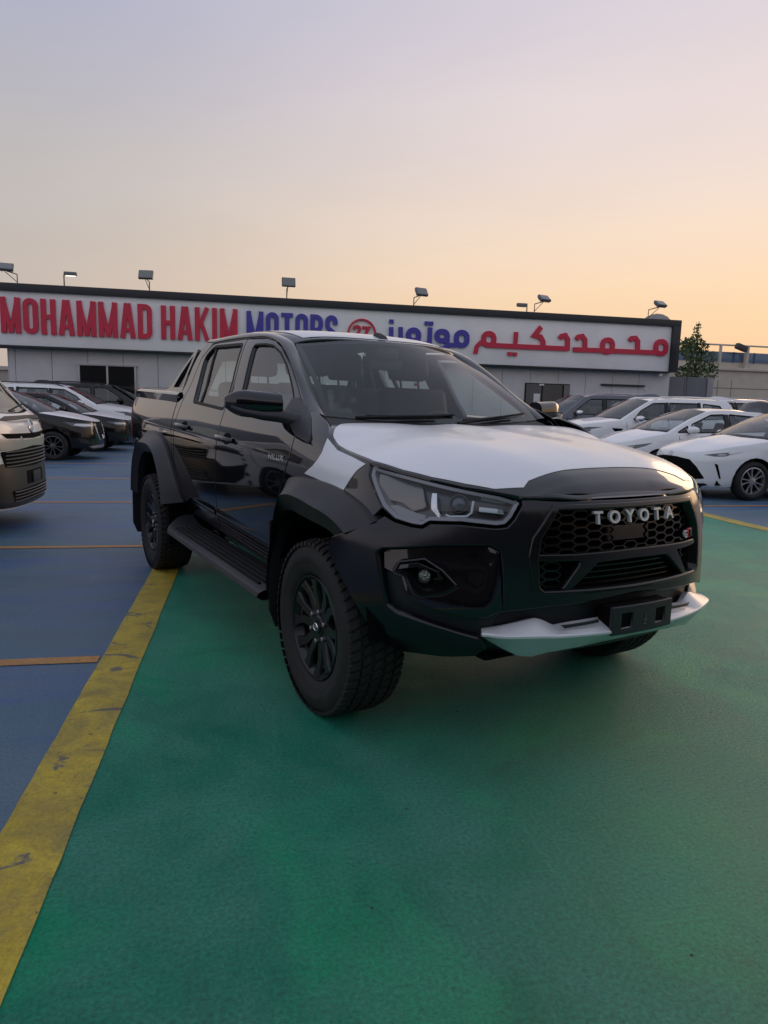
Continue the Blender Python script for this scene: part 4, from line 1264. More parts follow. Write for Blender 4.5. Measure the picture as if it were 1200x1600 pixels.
sw.tube([R @ Vector((.185*math.cos(t), .185*math.sin(t), 0)) for t in np.linspace(0, 2*math.pi, 40)], .017, 8)
for a in (0, math.pi, -math.pi/2):
    sw.tube([R @ Vector((0, 0, -.02)), R @ Vector((.18*math.cos(a), .18*math.sin(a), 0))], .016, 6)
sw.tube([R @ Vector((0, 0, .0)), R @ Vector((0, 0, -.05))], .07, 12)
sw.build('steering_wheel', M_TRIM, truck, split=60)
cb = MB()
cb.bbox((-.78, .35, .62), (.78, 2.48, .70), .02)
cb.build('cabin_floor', M_TRIM, truck)
hl = []
for x in np.linspace(-.56, .56, 13):
    hl.append([RF(-.03)(np.array(x), np.array(y)) for y in np.linspace(1.12, 2.48, 12)])
gridmesh('headliner', np.array(hl), M_HEADLINER, truck)
# back wall of the cab with its window
bw = lambda x, z: np.stack([x, 2.50+.05*np.cos(x*1.6)-.06*np.clip((z-1.35)/.4, 0, 1)+0*z, z+0*x], -1)
wall_o = [(-.83, .70), (.83, .70), (.85, 1.34), (.60, 1.79, .05), (-.60, 1.79, .05), (-.85, 1.34)]
win_o = [(-.66, 1.40, .04), (.66, 1.40, .04), (.53, 1.70, .04), (-.53, 1.70, .04)]
panel('cab_back', wall_o, bw, M_PAINT, truck, sg=1, du=.1, holes=[win_o], th=.03)
panel('rear_window', win_o, bw, M_SIDEG, truck, sg=1, du=.15, th=.001, bev=.0005)
# door trims inside
def trims(mir):
    G = np.array([[SF(-.06)(np.array(y), np.array(z+.03*y)) for z in np.linspace(.66, 1.255, 6)] for y in np.linspace(.45, 2.48, 16)])
    gridmesh('door_trim', G, M_TRIM, truck, mirror=mir)
    b = MB()
    p0, p1 = SF(-.05)(np.array(1.47), np.array(1.30)), SF(-.045)(np.array(1.62), np.array(1.76))
    b.tube([p0, p1], [.045, .04], 8)
    if mir: b.mirror_x()
    b.build('centre_pillar', M_TRIM, truck)
both(trims)

# ---- mirrors
def mirror(mir):
    # housing: rounded shell, flat face to the rear
    b = MB()
    secs = []
    for t in np.linspace(0, 1, 11):
        x = -.860-.255*t
        hz = .066*(1-.62*(max(0, t-.60)/.40)**2.4)*(1-.10*(1-t)) ; zc_ = 1.353+.006*t
        yf = .565+.06*t+.06*(max(0, t-.6)/.4)**2; yb = .70+.005*t
        ring = []
        for w in np.linspace(0, 2*math.pi, 18, endpoint=False):
            c, s_ = math.cos(w), math.sin(w)
            e = .85
            cy2 = math.copysign(abs(c)**e, c); cz2 = math.copysign(abs(s_)**e, s_)
            yy = (yf+yb)/2+(yf-yb)/2*cy2
            zz = zc_+hz*cz2*(1.0 if s_ > 0 else 1.05) - .012*(1-t)*(s_ < 0)
            ring.append((x, yy, zz))
        secs.append(ring)
    V = [p for r in secs for p in r]; F = []
    n = 18
    for i in range(len(secs)-1):
        for k in range(n):
            F.append((i*n+k, i*n+(k+1) % n, (i+1)*n+(k+1) % n, (i+1)*n+k))
    F.append(tuple(range(n))); F.append(tuple(range((len(secs)-1)*n, len(secs)*n))[::-1])
    b.add(V, F)
    if mir: b.mirror_x()
    m_ = b.build('mirror_housing', M_PAINT, truck, split=70)
    # lower trim bow and arm
    a = MB()
    a.tube([(-.80, .45, 1.275), (-.85, .52, 1.290), (-.89, .565, 1.293), (-.96, .585, 1.296), (-1.05, .61, 1.312), (-1.10, .645, 1.335)], [.036, .032, .027, .022, .018, .010], 10)
    if mir: a.mirror_x()
    a.build('mirror_arm', M_PLAST, m_, split=50)
    fc = [( -.87, 1.30), (-1.09, 1.315), (-1.10, 1.35), (-1.07, 1.395), (-.88, 1.40)]
    g = MB().prism([(x, z) for x, z in fc], 0, .004, lambda p, q, c: (p, .704+c, q))
    if mir: g.mirror_x()
    g.build('mirror_glass', M_CHROME, m_)
    # side mirror sail
    sail = [(.66, 1.300, .01), (.50, 1.262, .03), (.37, 1.208, .03), (.215, 1.180, .02), (.235, 1.222, .03), (.345, 1.300), (.455, 1.352), (.60, 1.395), (.66, 1.39, .01)]
    panel('mirror_sail', sail, SF(.012), M_PLAST, truck, mirror=mir, th=.016, bev=.006, du=.03)
both(mirror)
# small mirror stalk aid above the mirror base
# ---- flares
def flare_rows(rows, n=60):
    R_ = [resample(spline(np.array(r, float), 6), n) for r in rows]
    return np.stack(R_, 1)
def flares(mir):
    bodyx = lambda y, z, o: SF(o)(np.array(y), np.array(z))[0]
    # front arch, from the rear foot up and over to the bumper seam
    OUT = [(.475, .44), (.470, .62), (.450, .80), (.405, .95), (.345, 1.008), (.25, 1.028), (.09, 1.032), (-.10, 1.024), (-.25, 1.003), (-.37, .970), (-.452, .925)]
    CH = [(.43, .44), (.42, .58), (.375, .72), (.315, .885), (.275, .937), (.20, .955), (.08, .955), (-.06, .940), (-.18, .924), (-.275, .897), (-.342, .866)]
    IN = [(.47, .44), (.468, .60), (.435, .73), (.385, .815), (.325, .858), (.25, .876), (.12, .868), (-.02, .858), (-.11, .848), (-.17, .832), (-.225, .800)]
    def rows(OUT, CH, IN, xo, cut):
        n = 54
        o, c, i_ = (resample(spline(np.array(q), 6), n) for q in (OUT, CH, IN))
        G = []
        for k in range(n):
            (oy, oz), (cy2, cz2), (iy, iz) = o[k], c[k], i_[k]
            t = k/(n-1)
            xb = bodyx(oy, oz, 0.0)
            xf = xo(t)
            r = [(xb+.03, oy, oz), (xb-.006, oy, oz), (xb-.018, oy*.985+cy2*.015, oz*.985+cz2*.015)]
            for w in (.25, .55, .85):
                r.append((xb*(1-w)**1.2+(xf)*(1-(1-w)**1.2), oy*(1-w)+cy2*w, oz*(1-w)+cz2*w))
            r.append((xf-.003, cy2, cz2))
            r.append((xf+.004, cy2*.9+iy*.1, cz2*.9+iz*.1))
            r.append((xf+.040, iy, iz)); r.append((xf+.055, iy*1.0, iz-.004)); r.append((xf+.14, iy, iz))
            G.append(r)
        return np.array(G)
    G = rows(OUT, CH, IN, lambda t: -.998+.02*max(0, (t-.8)/.2), None)
    gridmesh('front_flare', G, M_PLAST, truck, mirror=mir, split=35)
    OUT = [(2.46, .62), (2.52, .78), (2.63, .94), (2.78, 1.055), (2.95, 1.105), (3.15, 1.118), (3.36, 1.10), (3.52, 1.03), (3.64, .90), (3.71, .74), (3.74, .60)]
    CH = [(2.545, .60), (2.60, .76), (2.69, .88), (2.82, .98), (2.97, 1.018), (3.15, 1.025), (3.33, 1.01), (3.47, .95), (3.58, .82), (3.63, .70), (3.65, .58)]
    IN = [(2.60, .58), (2.645, .72), (2.72, .82), (2.83, .905), (2.97, .945), (3.13, .95), (3.30, .935), (3.43, .88), (3.52, .78), (3.565, .66), (3.58, .56)]
    G = rows(OUT, CH, IN, lambda t: -1.005, None)
    gridmesh('rear_flare', G, M_PLAST, truck, mirror=mir, split=35)
    # mud flaps
    for y0, xa, xb2, z0, z1, nm in ((.425, -.985, -.72, .265, .80, 'front_mud_flap'), (3.62, -.995, -.72, .21, .80, 'rear_mud_flap')):
        b = MB()
        poly = [(xa, z1), (xa, z0+.09), (xa+.035, z0), (xb2-.02, z0-.01), (xb2, z0+.03), (xb2, z1)]
        b.prism(poly, 0, .018, lambda p, q, c: (p, y0+c+.05*max(0, (.8-q))*(.5 if y0 > 1 else .12), q))
        if mir: b.mirror_x()
        b.build(nm, M_PLAST, truck)
    # side step with tread bars
    b = MB()
    prof = [(-.80, .0), (-1.005, -.004), (-1.035, -.016), (-1.045, -.035), (-1.02, -.055), (-.82, -.06)]
    ys_ = [.40, .55, 1.2, 2.0, 2.30, 2.44, 2.50]
    G = []
    for y in np.concatenate([np.linspace(.44, 2.2, 14), [2.3, 2.38, 2.44]]):
        k = max(0, (y-2.2)/.24); zb = .452+.012*y
        G.append([(x*(1-k)**0+(.0+.13*k*k if x < -.9 else 0), y, zb+z+.05*k*k) for x, z in prof])
    stp = gridmesh('side_step', np.array(G), M_PLAST, truck, mirror=mir, split=35)
    for x0 in np.linspace(-.985, -.845, 5):
        t = MB()
        t.box((x0-.008, .56, .452+.012*.56-.002), (x0+.008, 2.18, .452+.012*2.18+.006))
        t.V = [(x, y, .452+.012*y+(.006 if i in (4, 5, 6, 7) else -.004)) for i, (x, y, z) in enumerate(t.V)]
        if mir: t.mirror_x()
        t.build('step_tread', M_RUBBER, stp)
    for y in (.75, 1.95):
        t = MB().bbox((-.90, y, .40), (-.55, y+.06, .45), .01)
        if mir: t.mirror_x()
        t.build('step_bracket', M_DARK, stp)
    # rocker under the doors
    G = np.array([[SF(-.012)(np.array(y), np.array(z+.045*y)) for z in (.385, .42, .46, .50, .54)] for y in np.linspace(.46, 2.56, 20)])
    gridmesh('rocker', G, M_PAINT, truck, mirror=mir)
both(flares)

# ---- load bed
def bed(mir):
    side_o = [(2.612, 1.352), (2.60, 1.19), (2.595, 1.02), (2.62, .85), (2.66, .80), (2.75, .95), (2.95, 1.05), (3.2, 1.06), (3.45, .99), (3.58, .85), (3.63, .66), (4.05, .70, .03), (4.12, .74), (4.125, 1.02), (4.11, 1.06), (4.10, 1.36), (4.08, 1.40, .02), (3.4, 1.385)]
    panel('bed_side', side_o, SF(), M_PAINT, truck, du=.06, mirror=mir, th=.03)
    # tail lamp wrapping the corner
    tl = [(4.13, 1.03), (4.118, 1.06), (4.108, 1.34), (4.13, 1.37), (4.20, 1.375), (4.20, 1.03)]
    s_ = [(float(SK.sy(min(y, 4.2))), z) for y, z in tl]
    s_[4] = (s_[1][0]+.22, 1.36); s_[5] = (s_[1][0]+.22, 1.03)
    panel('tail_lamp', s_, NF(.004), M_RED, truck, mirror=mir, du=.04, th=.03)
    # cover rail along the bed top
    G = []
    for y in np.linspace(2.583, 4.13, 14):
        q = SF()(np.array(y), np.array(1.355+.026*(y-2.6)))
        zt = 1.365+.03*(y-2.6)
        G.append([(q[0]-.004, y, q[2]), (q[0]-.006, y, zt+.040), (q[0]+.012, y, zt+.058), (q[0]+.05, y, zt+.066), (-.40, y, zt+.080), (0, y, zt+.085)])
    gridmesh('bed_cover', np.array(G), M_PAINT, truck, mirror=mir, flip=True, split=45)
    # sail behind the cab (sports bar)
    sail = [(2.625, 1.405), (2.64, 1.56), (2.575, 1.745), (2.62, 1.752, .02), (2.72, 1.70), (2.88, 1.59), (3.02, 1.475, .03), (3.15, 1.452), (3.15, 1.415)]
    hole = [(2.68, 1.465, .015), (2.685, 1.56), (2.645, 1.70, .01), (2.72, 1.655), (2.84, 1.565), (2.93, 1.468, .015)]
    sail_s = lambda y, z: np.stack([-.835+.36*np.clip(z-1.38, 0, 1)+.0*y, y+0*z, z+0*y], -1)
    sl = panel('sports_bar', sail, sail_s, M_PAINT, truck, holes=[hole], mirror=mir, th=.05, du=.05)
    panel('sports_bar_insert', grow(hole, .004), lambda y, z: sail_s(y, z)+np.array([.02, 0, 0]), glass('smoked', (.25, .26, .27), .02, 1.5), sl, mirror=mir, th=.002, bev=.0005, dense=True)
both(bed)
b = MB(); b.tube([(-.72, 2.70, 1.66), (-.4, 2.72, 1.715), (.4, 2.72, 1.715), (.72, 2.70, 1.66)], .032, 10)
b.build('sports_bar_hoop', M_PAINT, truck)
for sgx in (-1, 1):
    b = MB()
    b.tube([(sgx*.66, 3.05, 1.40), (sgx*.655, 3.06, 1.50), (sgx*.62, 3.10, 1.535), (sgx*.58, 3.22, 1.50), (sgx*.57, 3.26, 1.42)], .022, 8)
    b.build('bed_handrail', M_CHROME, truck)
panel('tailgate', [(5.78, .72), (7.0, .72), (7.0, 1.37), (5.78, 1.37)][::-1] if False else [(-.72, .74), (.72, .74), (.72, 1.40), (-.72, 1.40)], lambda x, z: np.stack([x, 4.26+0*x-.02*np.abs(x)**2, z+0*x], -1), M_PAINT, truck, sg=1, du=.1)
b = MB().bbox((-.86, 4.12, .52), (.86, 4.38, .70), .04)
b.build('rear_bumper', M_PLAST, truck)
# ---- front of the pickup
def smooth01(t):
    t = np.clip(t, 0, 1); return t*t*(3-2*t)
lamp = [(.516, 1.026, .006), (.595, 1.0465), (.766, 1.071), (.976, 1.103), (1.143, 1.127, .006), (1.140, 1.088), (1.099, 1.037), (1.041, .976), (.976, .939), (.907, .926), (.868, .924, .006), (.842, .942, .006), (.731, .946), (.606, .937), (.572, .942, .008), (.548, .967)]
lip = [(.0, .662), (.16, .651), (.421, .639), (.56, .612), (.626, .601), (.681, .592)]
# bumper outline on the right half, from the top centre round to the lip at the centre
bh = [(0, 1.028), (.36, 1.030), (.47, 1.036), (.512, 1.034), (.508, 1.020), (.540, .964), (.566, .935), (.606, .930), (.731, .939), (.838, .936), (.864, .917), (.907, .919), (.976, .932), (1.020, .948), (1.054, .918), (1.10, .900), (1.235, .838), (1.262, .775),
      (1.215, .735), (1.155, .66), (1.105, .57), (1.075, .48), (1.06, .40), (1.0, .375), (.80, .40), (.66, .43), (.62, .47), (.636, .512), (.758, .543), (.944, .586), (.980, .613), (.997, .723), (1.017, .813), (.998, .830), (.792, .860), (.626, .868), (.585, .848), (.574, .747), (.572, .69), (.568, .625), (.421, .641), (.16, .653)]
bump_o = bh + [(0, .664)] + [(-s, z) for s, z in bh[:0:-1]]
g_out = [(.392, 1.019), (.474, .899), (.487, .829), (.468, .708), (.444, .688), (0, .684)]
g_hole = [(s-.012, z-.008 if z > 1 else (z+.008 if z < .7 else z)) for s, z in g_out[:5]]+[(0, .692)]
sym = lambda L: L + [(-q[0], *q[1:]) for q in L[::-1] if q[0] != 0]
bumper = panel('front_bumper', bump_o, NF(), M_BUMP, truck, du=.035, holes=[sym(g_hole)], th=.05, bev=.006, seg=.02)
# dark structure behind
S_, Z_ = np.meshgrid(np.linspace(-.93, .93, 60), np.linspace(.43, 1.02, 18), indexing='ij')
gridmesh('bumper_core', SK(S_, Z_, -.085), M_DARK, truck)
# stepped-back cheeks that carry the fog lamps
def cheek_f(s, z):
    t = smooth01((z-.60)/.22)*smooth01((np.abs(s)-.56)/.10)
    return SK(s, z, -.034*t-.002)
fogbez = [(.966, .745, .01), (.948, .786, .02), (.854, .806, .02), (.786, .768), (.726, .711, .008), (.783, .677), (.860, .663, .01), (.892, .678, .01), (.922, .732)]
cheek = [(1.012, .812), (.998, .824), (.792, .854), (.626, .862), (.592, .846), (.580, .747), (.577, .69), (.566, .627), (.626, .601), (.681, .592), (.804, .618), (.890, .644, .01), (.914, .674), (.938, .735, .01), (.968, .738, .01), (1.004, .75)]
def cheeks(mir):
    sg_ = -1 if mir else 1
    c = panel('bumper_cheek', [(s, z) for s, z, *_ in cheek], cheek_f, M_PAINT, bumper, du=.035, holes=[[(s*1., z, *r) for s, z, *r in fogbez]], mirror=mir, th=.06, bev=.005, seg=.02)
    # channel below and outside the cheek
    chn = [(1.008, .80), (.990, .62), (.955, .575), (.758, .53), (.62, .50), (.58, .60), (.70, .60), (.90, .65), (.93, .74)]
    panel('bumper_channel', chn, NF(-.045), M_PLAST, bumper, mirror=mir, th=.01, du=.04)
    # fog lamp in its bezel
    f0 = cheek_f(np.array(.85), np.array(.735))
    fl = bpy.data.objects.new('fog_lamp', None); fl.empty_display_size = .05; link(fl, truck)
    bowl = []
    P = fillet([(s, z) for s, z, *_ in fogbez], seg=.02)
    if area(P) < 0: P = P[::-1]
    for k, (d, o) in enumerate(((0.0, .004), (.006, .006), (.012, -.004), (.020, -.04), (.034, -.055))):
        Q = inset(P, d); pts_ = cheek_f(Q[:, 0], Q[:, 1])
        q2 = SK(Q[:, 0], Q[:, 1], 0)
        nrm = fnormal(NF(), Q[:, 0], Q[:, 1], -1)
        bowl.append(pts_+nrm*o)
    G = np.array(bowl).transpose(1, 0, 2)
    gridmesh('bezel', G, M_GRILL, fl, mirror=mir, closed=True, split=50)
    panel('bezel_back', [tuple(p) for p in inset(P, .03)], NF(-.085), M_GRILL, fl, mirror=mir, dense=True, th=.01, du=.03)
    # bright blade across the bezel and round lamp
    bl = [(.905, .742), (.935, .782), (.952, .766), (.948, .748), (.86, .772), (.80, .752), (.79, .760), (.855, .79)]
    panel('bezel_blade', [(.955, .750), (.945, .772), (.88, .786), (.80, .760), (.796, .752), (.875, .770)], lambda s, z: cheek_f(s, z)+fnormal(NF(), s, z, -1)*(-.004), M_PAINT, fl, mirror=mir, th=.02, du=.03)
    c0 = cheek_f(np.array(.858), np.array(.730)); nn = fnormal(NF(), np.array([.858]), np.array([.730]), -1)[0]
    c0 = c0-nn*.045
    Rm = Vector(nn).to_track_quat('Z', 'Y').to_matrix().to_4x4(); Rm.translation = Vector(c0)
    for nm, prof, mm in (('lamp_ring', [(-.03, .030), (.006, .030), (.010, .027), (.008, .024), (-.01, .023)], M_GRILL), ('reflector', [(-.012, .0), (-.010, .012), (.0, .023)], M_REFL), ('lens', [(.002, .0235), (.005, .018), (.006, .010), (.0065, .0)], mat('fog_lens', (.34, .34, .33), .12, metal=.7, bump=.8, bscale=120))):
        b = MB().lathe(prof, 20, 'Z'); b.V = [tuple(Rm @ Vector(v)) for v in b.V]
        if mir: b.mirror_x()
        b.build(nm, mm, fl, split=60)
both(cheeks)

# ---- grille
grille = panel('grille_frame', sym(g_out), NF(.010), M_GRILL, truck, du=.03, holes=[sym([(.372, .998), (.440, .893), (.449, .822), (.440, .716), (.424, .702), (0, .698)])], th=.055, bev=.006, seg=.02)
gin = np.array(sym([(.378, 1.004), (.447, .893), (.456, .822), (.446, .712), (.428, .698), (0, .694)]))
cells = MB()
pw, ph = .082, .0315
def hexring(cs, cz, w, h, o):
    outer = [(-.5, 0), (-.28, .5), (.28, .5), (.5, 0), (.28, -.5), (-.28, -.5)]
    V = []
    for k, d in ((1.0, 0), (.86, 0), (.80, -.028)):
        for a, b in outer:
            kz = k if k == 1.0 else k-.10
            V.append(SK(np.array(cs+a*w*k), np.array(cz+b*h*kz), o+d))
    F = []
    for i in range(6):
        j = (i+1) % 6
        F += [(i, j, 6+j, 6+i), (6+i, 6+j, 12+j, 12+i)]
    cells.add(V, F)
for col in range(-8, 9):
    for row in range(-1, 14):
        cs = col*pw*.78; cz = .690+row*ph+(ph/2 if col % 2 else 0)
        if not inside(gin, np.array([[cs, cz]]))[0]: continue
        if abs(cs) < .125 and .862 < cz < .928: continue
        low = cz < .818
        if low and abs(cs) < .36 and cz < .818: continue
        hexring(cs, cz, pw*1.02, ph, -.028)
cells.build('grille_mesh', M_GRILL, grille, split=30)
# fine slats in the lower centre opening
for k in range(5):
    z = .712+k*.021
    b = MB()
    P = [SK(np.array(s), np.array(z), -.040) for s in np.linspace(-.34+k*.02, .34-k*.02, 15)]
    b.tube(P, .0045, 5)
    b.build('grille_slat', M_GRILL, grille)
# radar panel behind the lettering
panel('radar_panel', sym([(.118, .925, .006), (.118, .866, .006)]), NF(-.034), M_GRILL, grille, th=.02, du=.04)
# beam under the upper grille: bar with legs falling outward
beam = sym([(.452, .838), (.452, .812), (.262, .806), (.352, .706), (.322, .694), (.196, .792), (0, .796)])[:]
bo = [(.452, .836), (.30, .834), (0, .838)]; bo2 = [(0, .800), (.196, .796), (.318, .698), (.352, .700), (.270, .806), (.452, .812)]
beam = bo + [(-s, z) for s, z in bo[-2::-1]] + [(-s, z) for s, z in bo2[:0:-1]] + bo2
panel('grille_beam', beam, NF(.000), M_GRILL, grille, th=.035, du=.025, bev=.005, seg=.02)
# lettering
tm = lambda x, y, d: tuple(SK(np.array(-x), np.array(.944+y), .002+d))
for i, chh in enumerate('TOYOTA'):
    cxl = (i-2.5)*.0805
    text_mesh('grille_letter', chh, M_LETTER, .066, .014, (lambda c: lambda x, y, d: tuple(SK(np.array(-(x+c)), np.array(.943+y), .002+d)))(cxl), truck, bold=.0015, wide=1.06)
# maker's racing badge, black R and red block
text_mesh('grille_badge', 'G', M_LETTER, .044, .008, lambda x, y, d: tuple(SK(np.array(-(x+.345)), np.array(.848+y), -.005+d)), grille, bold=.001, wide=.9)
panel('badge_block', [(-.366, .846), (-.405, .846), (-.412, .884), (-.373, .884)], NF(-.001), M_GRRED, grille, th=.01, du=.03)
text_mesh('grille_badge', 'R', M_GRILL, .040, .004, lambda x, y, d: tuple(SK(np.array(-(x+.389)), np.array(.851+y), .001+d)), grille, bold=.001, wide=.9)

# ---- head lamps
def lamps(mir):
    h = bpy.data.objects.new('head_lamp', None); h.empty_display_size = .05; link(h, truck)
    P = fillet(lamp, seg=.018)
    if area(P) < 0: P = P[::-1]
    panel('lens', [tuple(p) for p in inset(P, .003)], NF(.004), M_LENS, h, mirror=mir, dense=True, du=.04, th=.006, bev=.002)
    # grey light guide frame just inside the edge
    Q0, Q1 = inset(P, .005), inset(P, .017)
    G = np.stack([SK(Q0[:, 0], Q0[:, 1], -.004), SK(Q1[:, 0], Q1[:, 1], -.010), SK(Q1[:, 0], Q1[:, 1], -.05)], 1)
    gridmesh('light_frame', G, M_LAMPF, h, mirror=mir, closed=True, split=40)
    panel('bowl', [tuple(p) for p in inset(P, .002)], NF(-.058), M_LAMPB, h, mirror=mir, dense=True, du=.05, th=.004, bev=.001)
    # lower grey shelf on the outer side
    panel('shelf', [(.862, .944), (.905, .938), (.965, .950), (1.02, .985), (.985, .990), (.90, .968), (.862, .962)], NF(-.012), M_LAMPF, h, mirror=mir, th=.03, du=.03)
    # outer reflector chamber
    def cham(s, z):
        t = (s-.86)/.24
        return SK(s, z, -.020-.030*np.sin(np.pi*np.clip(t, 0, 1))*1.0)
    panel('side_reflector', [(.872, .985, .01), (.90, 1.055, .01), (.93, 1.075), (1.11, 1.098, .01), (1.10, 1.06), (1.05, 1.00), (.985, .992), (.93, .965)], cham, mat('side_reflector', (.20, .19, .18), .25, metal=.8), h, mirror=mir, th=.012, du=.03, sg=-1)
    # upright blade, projector surround and lamp
    panel('blade', [(.830, 1.045), (.852, 1.045), (.846, .985), (.812, .953), (.800, .953), (.822, .99)], NF(-.010), M_CHROME, h, mirror=mir, th=.03, du=.03, bev=.004)
    for k, (s0, z0, r) in enumerate(((.745, 1.005, .030),)):
        c0 = SK(np.array(s0), np.array(z0), -.045); nn = fnormal(NF(), np.array([s0]), np.array([z0]), -1)[0]
        Rm = Vector(nn).to_track_quat('Z', 'Y').to_matrix().to_4x4(); Rm.translation = Vector(c0)
        b = MB().lathe([(0, r*1.25), (.012, r*1.2), (.012, r*1.02), (.004, r)], 24, 'Z'); b.V = [tuple(Rm @ Vector(v)) for v in b.V]
        if mir: b.mirror_x()
        b.build('projector_ring', M_GRILL, h, split=50)
        b = MB().lathe([(.004, r), (.016, r*.8), (.022, r*.45), (.024, 0)], 24, 'Z'); b.V = [tuple(Rm @ Vector(v)) for v in b.V]
        if mir: b.mirror_x()
        b.build('projector', mat('projector_glass', (.10, .11, .13), .05, metal=.4), h, split=80)
    b = MB()
    b.tube([SK(np.array(s), np.array(z), -.018) for s, z in ((.790, .968), (.772, .962), (.712, .966), (.695, .980), (.690, 1.022))], .0045, 6)
    if mir: b.mirror_x()
    b.build('projector_outline', M_WHITEL, h)
    # daylight bar
    panel('light_bar', [(.668, 1.002), (.668, .985), (.575, .978), (.580, .996)], NF(-.020), M_WHITEL, h, mirror=mir, th=.02, du=.03)
    for k in range(4):
        z = .984+k*.004
        panel('bar_rib', [(.60-.001*k, z), (.60, z+.0015), (.578, z+.0005), (.578, z-.001)], NF(-.0185), M_LAMPB, h, mirror=mir, th=.004, bev=.0003)
    panel('upper_blade', [(.66, 1.045), (.56, 1.028), (.572, 1.015), (.66, 1.030)], NF(-.03), M_LAMPF, h, mirror=mir, th=.02, du=.03)
    # trim under the lamp
both(lamps)

# ---- lower front: intake, skid plate, number plate holder
G = []
for s in np.linspace(-.66, .66, 45):
    a = abs(s)
    G.append([SK(np.array(s), np.array(z), o) for z, o in ((.668-.05*(a/.66)**2, -.05), (.62-.03*(a/.66)**2, -.055), (.57, -.06), (.50, -.03), (.44, -.05))])
gridmesh('lower_intake', np.array(G), M_PLAST, truck, flip=False)
def skid_rows():
    st = [0, .16, .30, .365, .385, .42, .448, .50, .57, .62, .640]
    top = [.577, .576, .570, .563, .572, .590, .596, .584, .566, .556, .552]
    edge = [.540, .540, .542, .543, .543, .545, .546, .546, .545, .543, .541]
    bot = [.484, .480, .468, .462, .460, .452, .442, .446, .484, .508, .518]
    return st, top, edge, bot
st, top, edge, bot = skid_rows()
G = []
for s in np.concatenate([-np.linspace(0, .640, 34)[:0:-1], np.linspace(0, .640, 34)]):
    a = abs(s)
    zt, ze, zb = np.interp(a, st, top), np.interp(a, st, edge), np.interp(a, st, bot)
    k = smooth01((a-.34)/.06)        # wing part reaches up and back
    oe = .050-.030*smooth01((a-.55)/.1)
    G.append([SK(np.array(s), np.array(z), o) for z, o in ((zt-.004, -.04), (zt, -.034+.014*k), (ze+.006, oe-.008), (ze+.001, oe-.001), (ze-.006, oe), (zb+.006, oe-.040), (zb, oe-.052), (zb+.008, oe-.10))])
skid = gridmesh('skid_plate', np.array(G), M_SILVER, truck, split=24)
for sgn in (-1, 1):
    # dark insert on top of the plate beside the number plate
    panel('skid_insert', [(sgn*.360, .574), (sgn*.20, .584), (sgn*.20, .572), (sgn*.345, .562)], NF(.018), M_PLAST, skid, du=.03, th=.006)
    cap = MB().add([SK(np.array(sgn*.640), np.array(z), o) for z, o in ((.552, -.03), (.549, .012), (.541, .020), (.53, -.002), (.518, -.04), (.525, -.08))], [(0, 1, 2, 3, 4, 5)] if sgn < 0 else [(5, 4, 3, 2, 1, 0)])
    cap.build('skid_end', M_SILVER, skid)
pl_ = lambda s, z: SK(s, z, 0)*np.array([1, 0, 1])+np.array([0, -.985+.0, 0])+0*SK(s, z, 0)
def pl_(s, z):
    s = np.asarray(s, float); z = np.asarray(z, float)
    return np.stack([-s, -.985+.35*s*s+.10*(z-.58)*0+0*z, z+0*s], -1)
MB().bbox((-.168, -.972, .525), (.168, -.90, .629), .006).build('plate_bracket', M_DARK, truck)
plate = panel('plate_holder', [(-.172, .522, .004), (.172, .522, .004), (.172, .632, .004), (-.172, .632, .004)], pl_, M_PLAST, truck, du=.04, holes=[[(s-.028, .545), (s+.028, .545), (s+.028, .605), (s-.028, .605)] for s in (-.095, .095)], th=.013, bev=.003)
panel('plate_back', [(-.165, .528), (.165, .528), (.165, .626), (-.165, .626)], lambda s, z: pl_(s, z)+np.array([0, .014, 0]), M_DARK, plate, du=.06, th=.004)
ar = MB()
for x0, z0, x1, z1 in ((0, .592, 0, .562), (0, .562, -.010, .574), (0, .562, .010, .574), (-.007, .552, .007, .552)):
    ar.tube([(x0, -.9865, z0), (x1, -.9865, z1)], .0018, 5)
ar.build('plate_arrow', mat('arrow_grey', (.10, .10, .105), .5), plate)
# lower apron under the bumper
ap = MB()
ap.bbox((-.58, -.74, .41), (.58, -.42, .44), .015)
ap.add([(-.56, -.76, .44), (.56, -.76, .44), (.46, -.42, .37), (-.46, -.42, .37)], [(0, 1, 2, 3), (3, 2, 1, 0)])
ap.build('under_shield', M_DARK, truck)
# ================================================================== the other parked cars
M_CWHITE = mat('white_car_paint', (.87, .875, .885), .14, coat=.5)
M_CGREY = mat('grey_car_paint', (.115, .12, .14), .18, metal=.35, coat=.5)
M_CBLACK = mat('black_car_paint', (.006, .006, .008), .09)
M_CBEIGE = mat('pearl_van_paint', (.84, .82, .80), .22, metal=.0, coat=.4)
M_CSILV = mat('silver_beige_paint', (.36, .34, .32), .25, metal=.5)
M_CG = glass('car_glass', (.72, .78, .78), .015, 2.0)
M_CGD = glass('car_glass_dark', (.45, .50, .50), .015, 2.0)
M_ALLOY = mat('alloy_silver', (.42, .42, .43), .3, metal=.7)
M_CLAMP = mat('car_lamp_dark', (.13, .135, .14), .12, metal=.5)

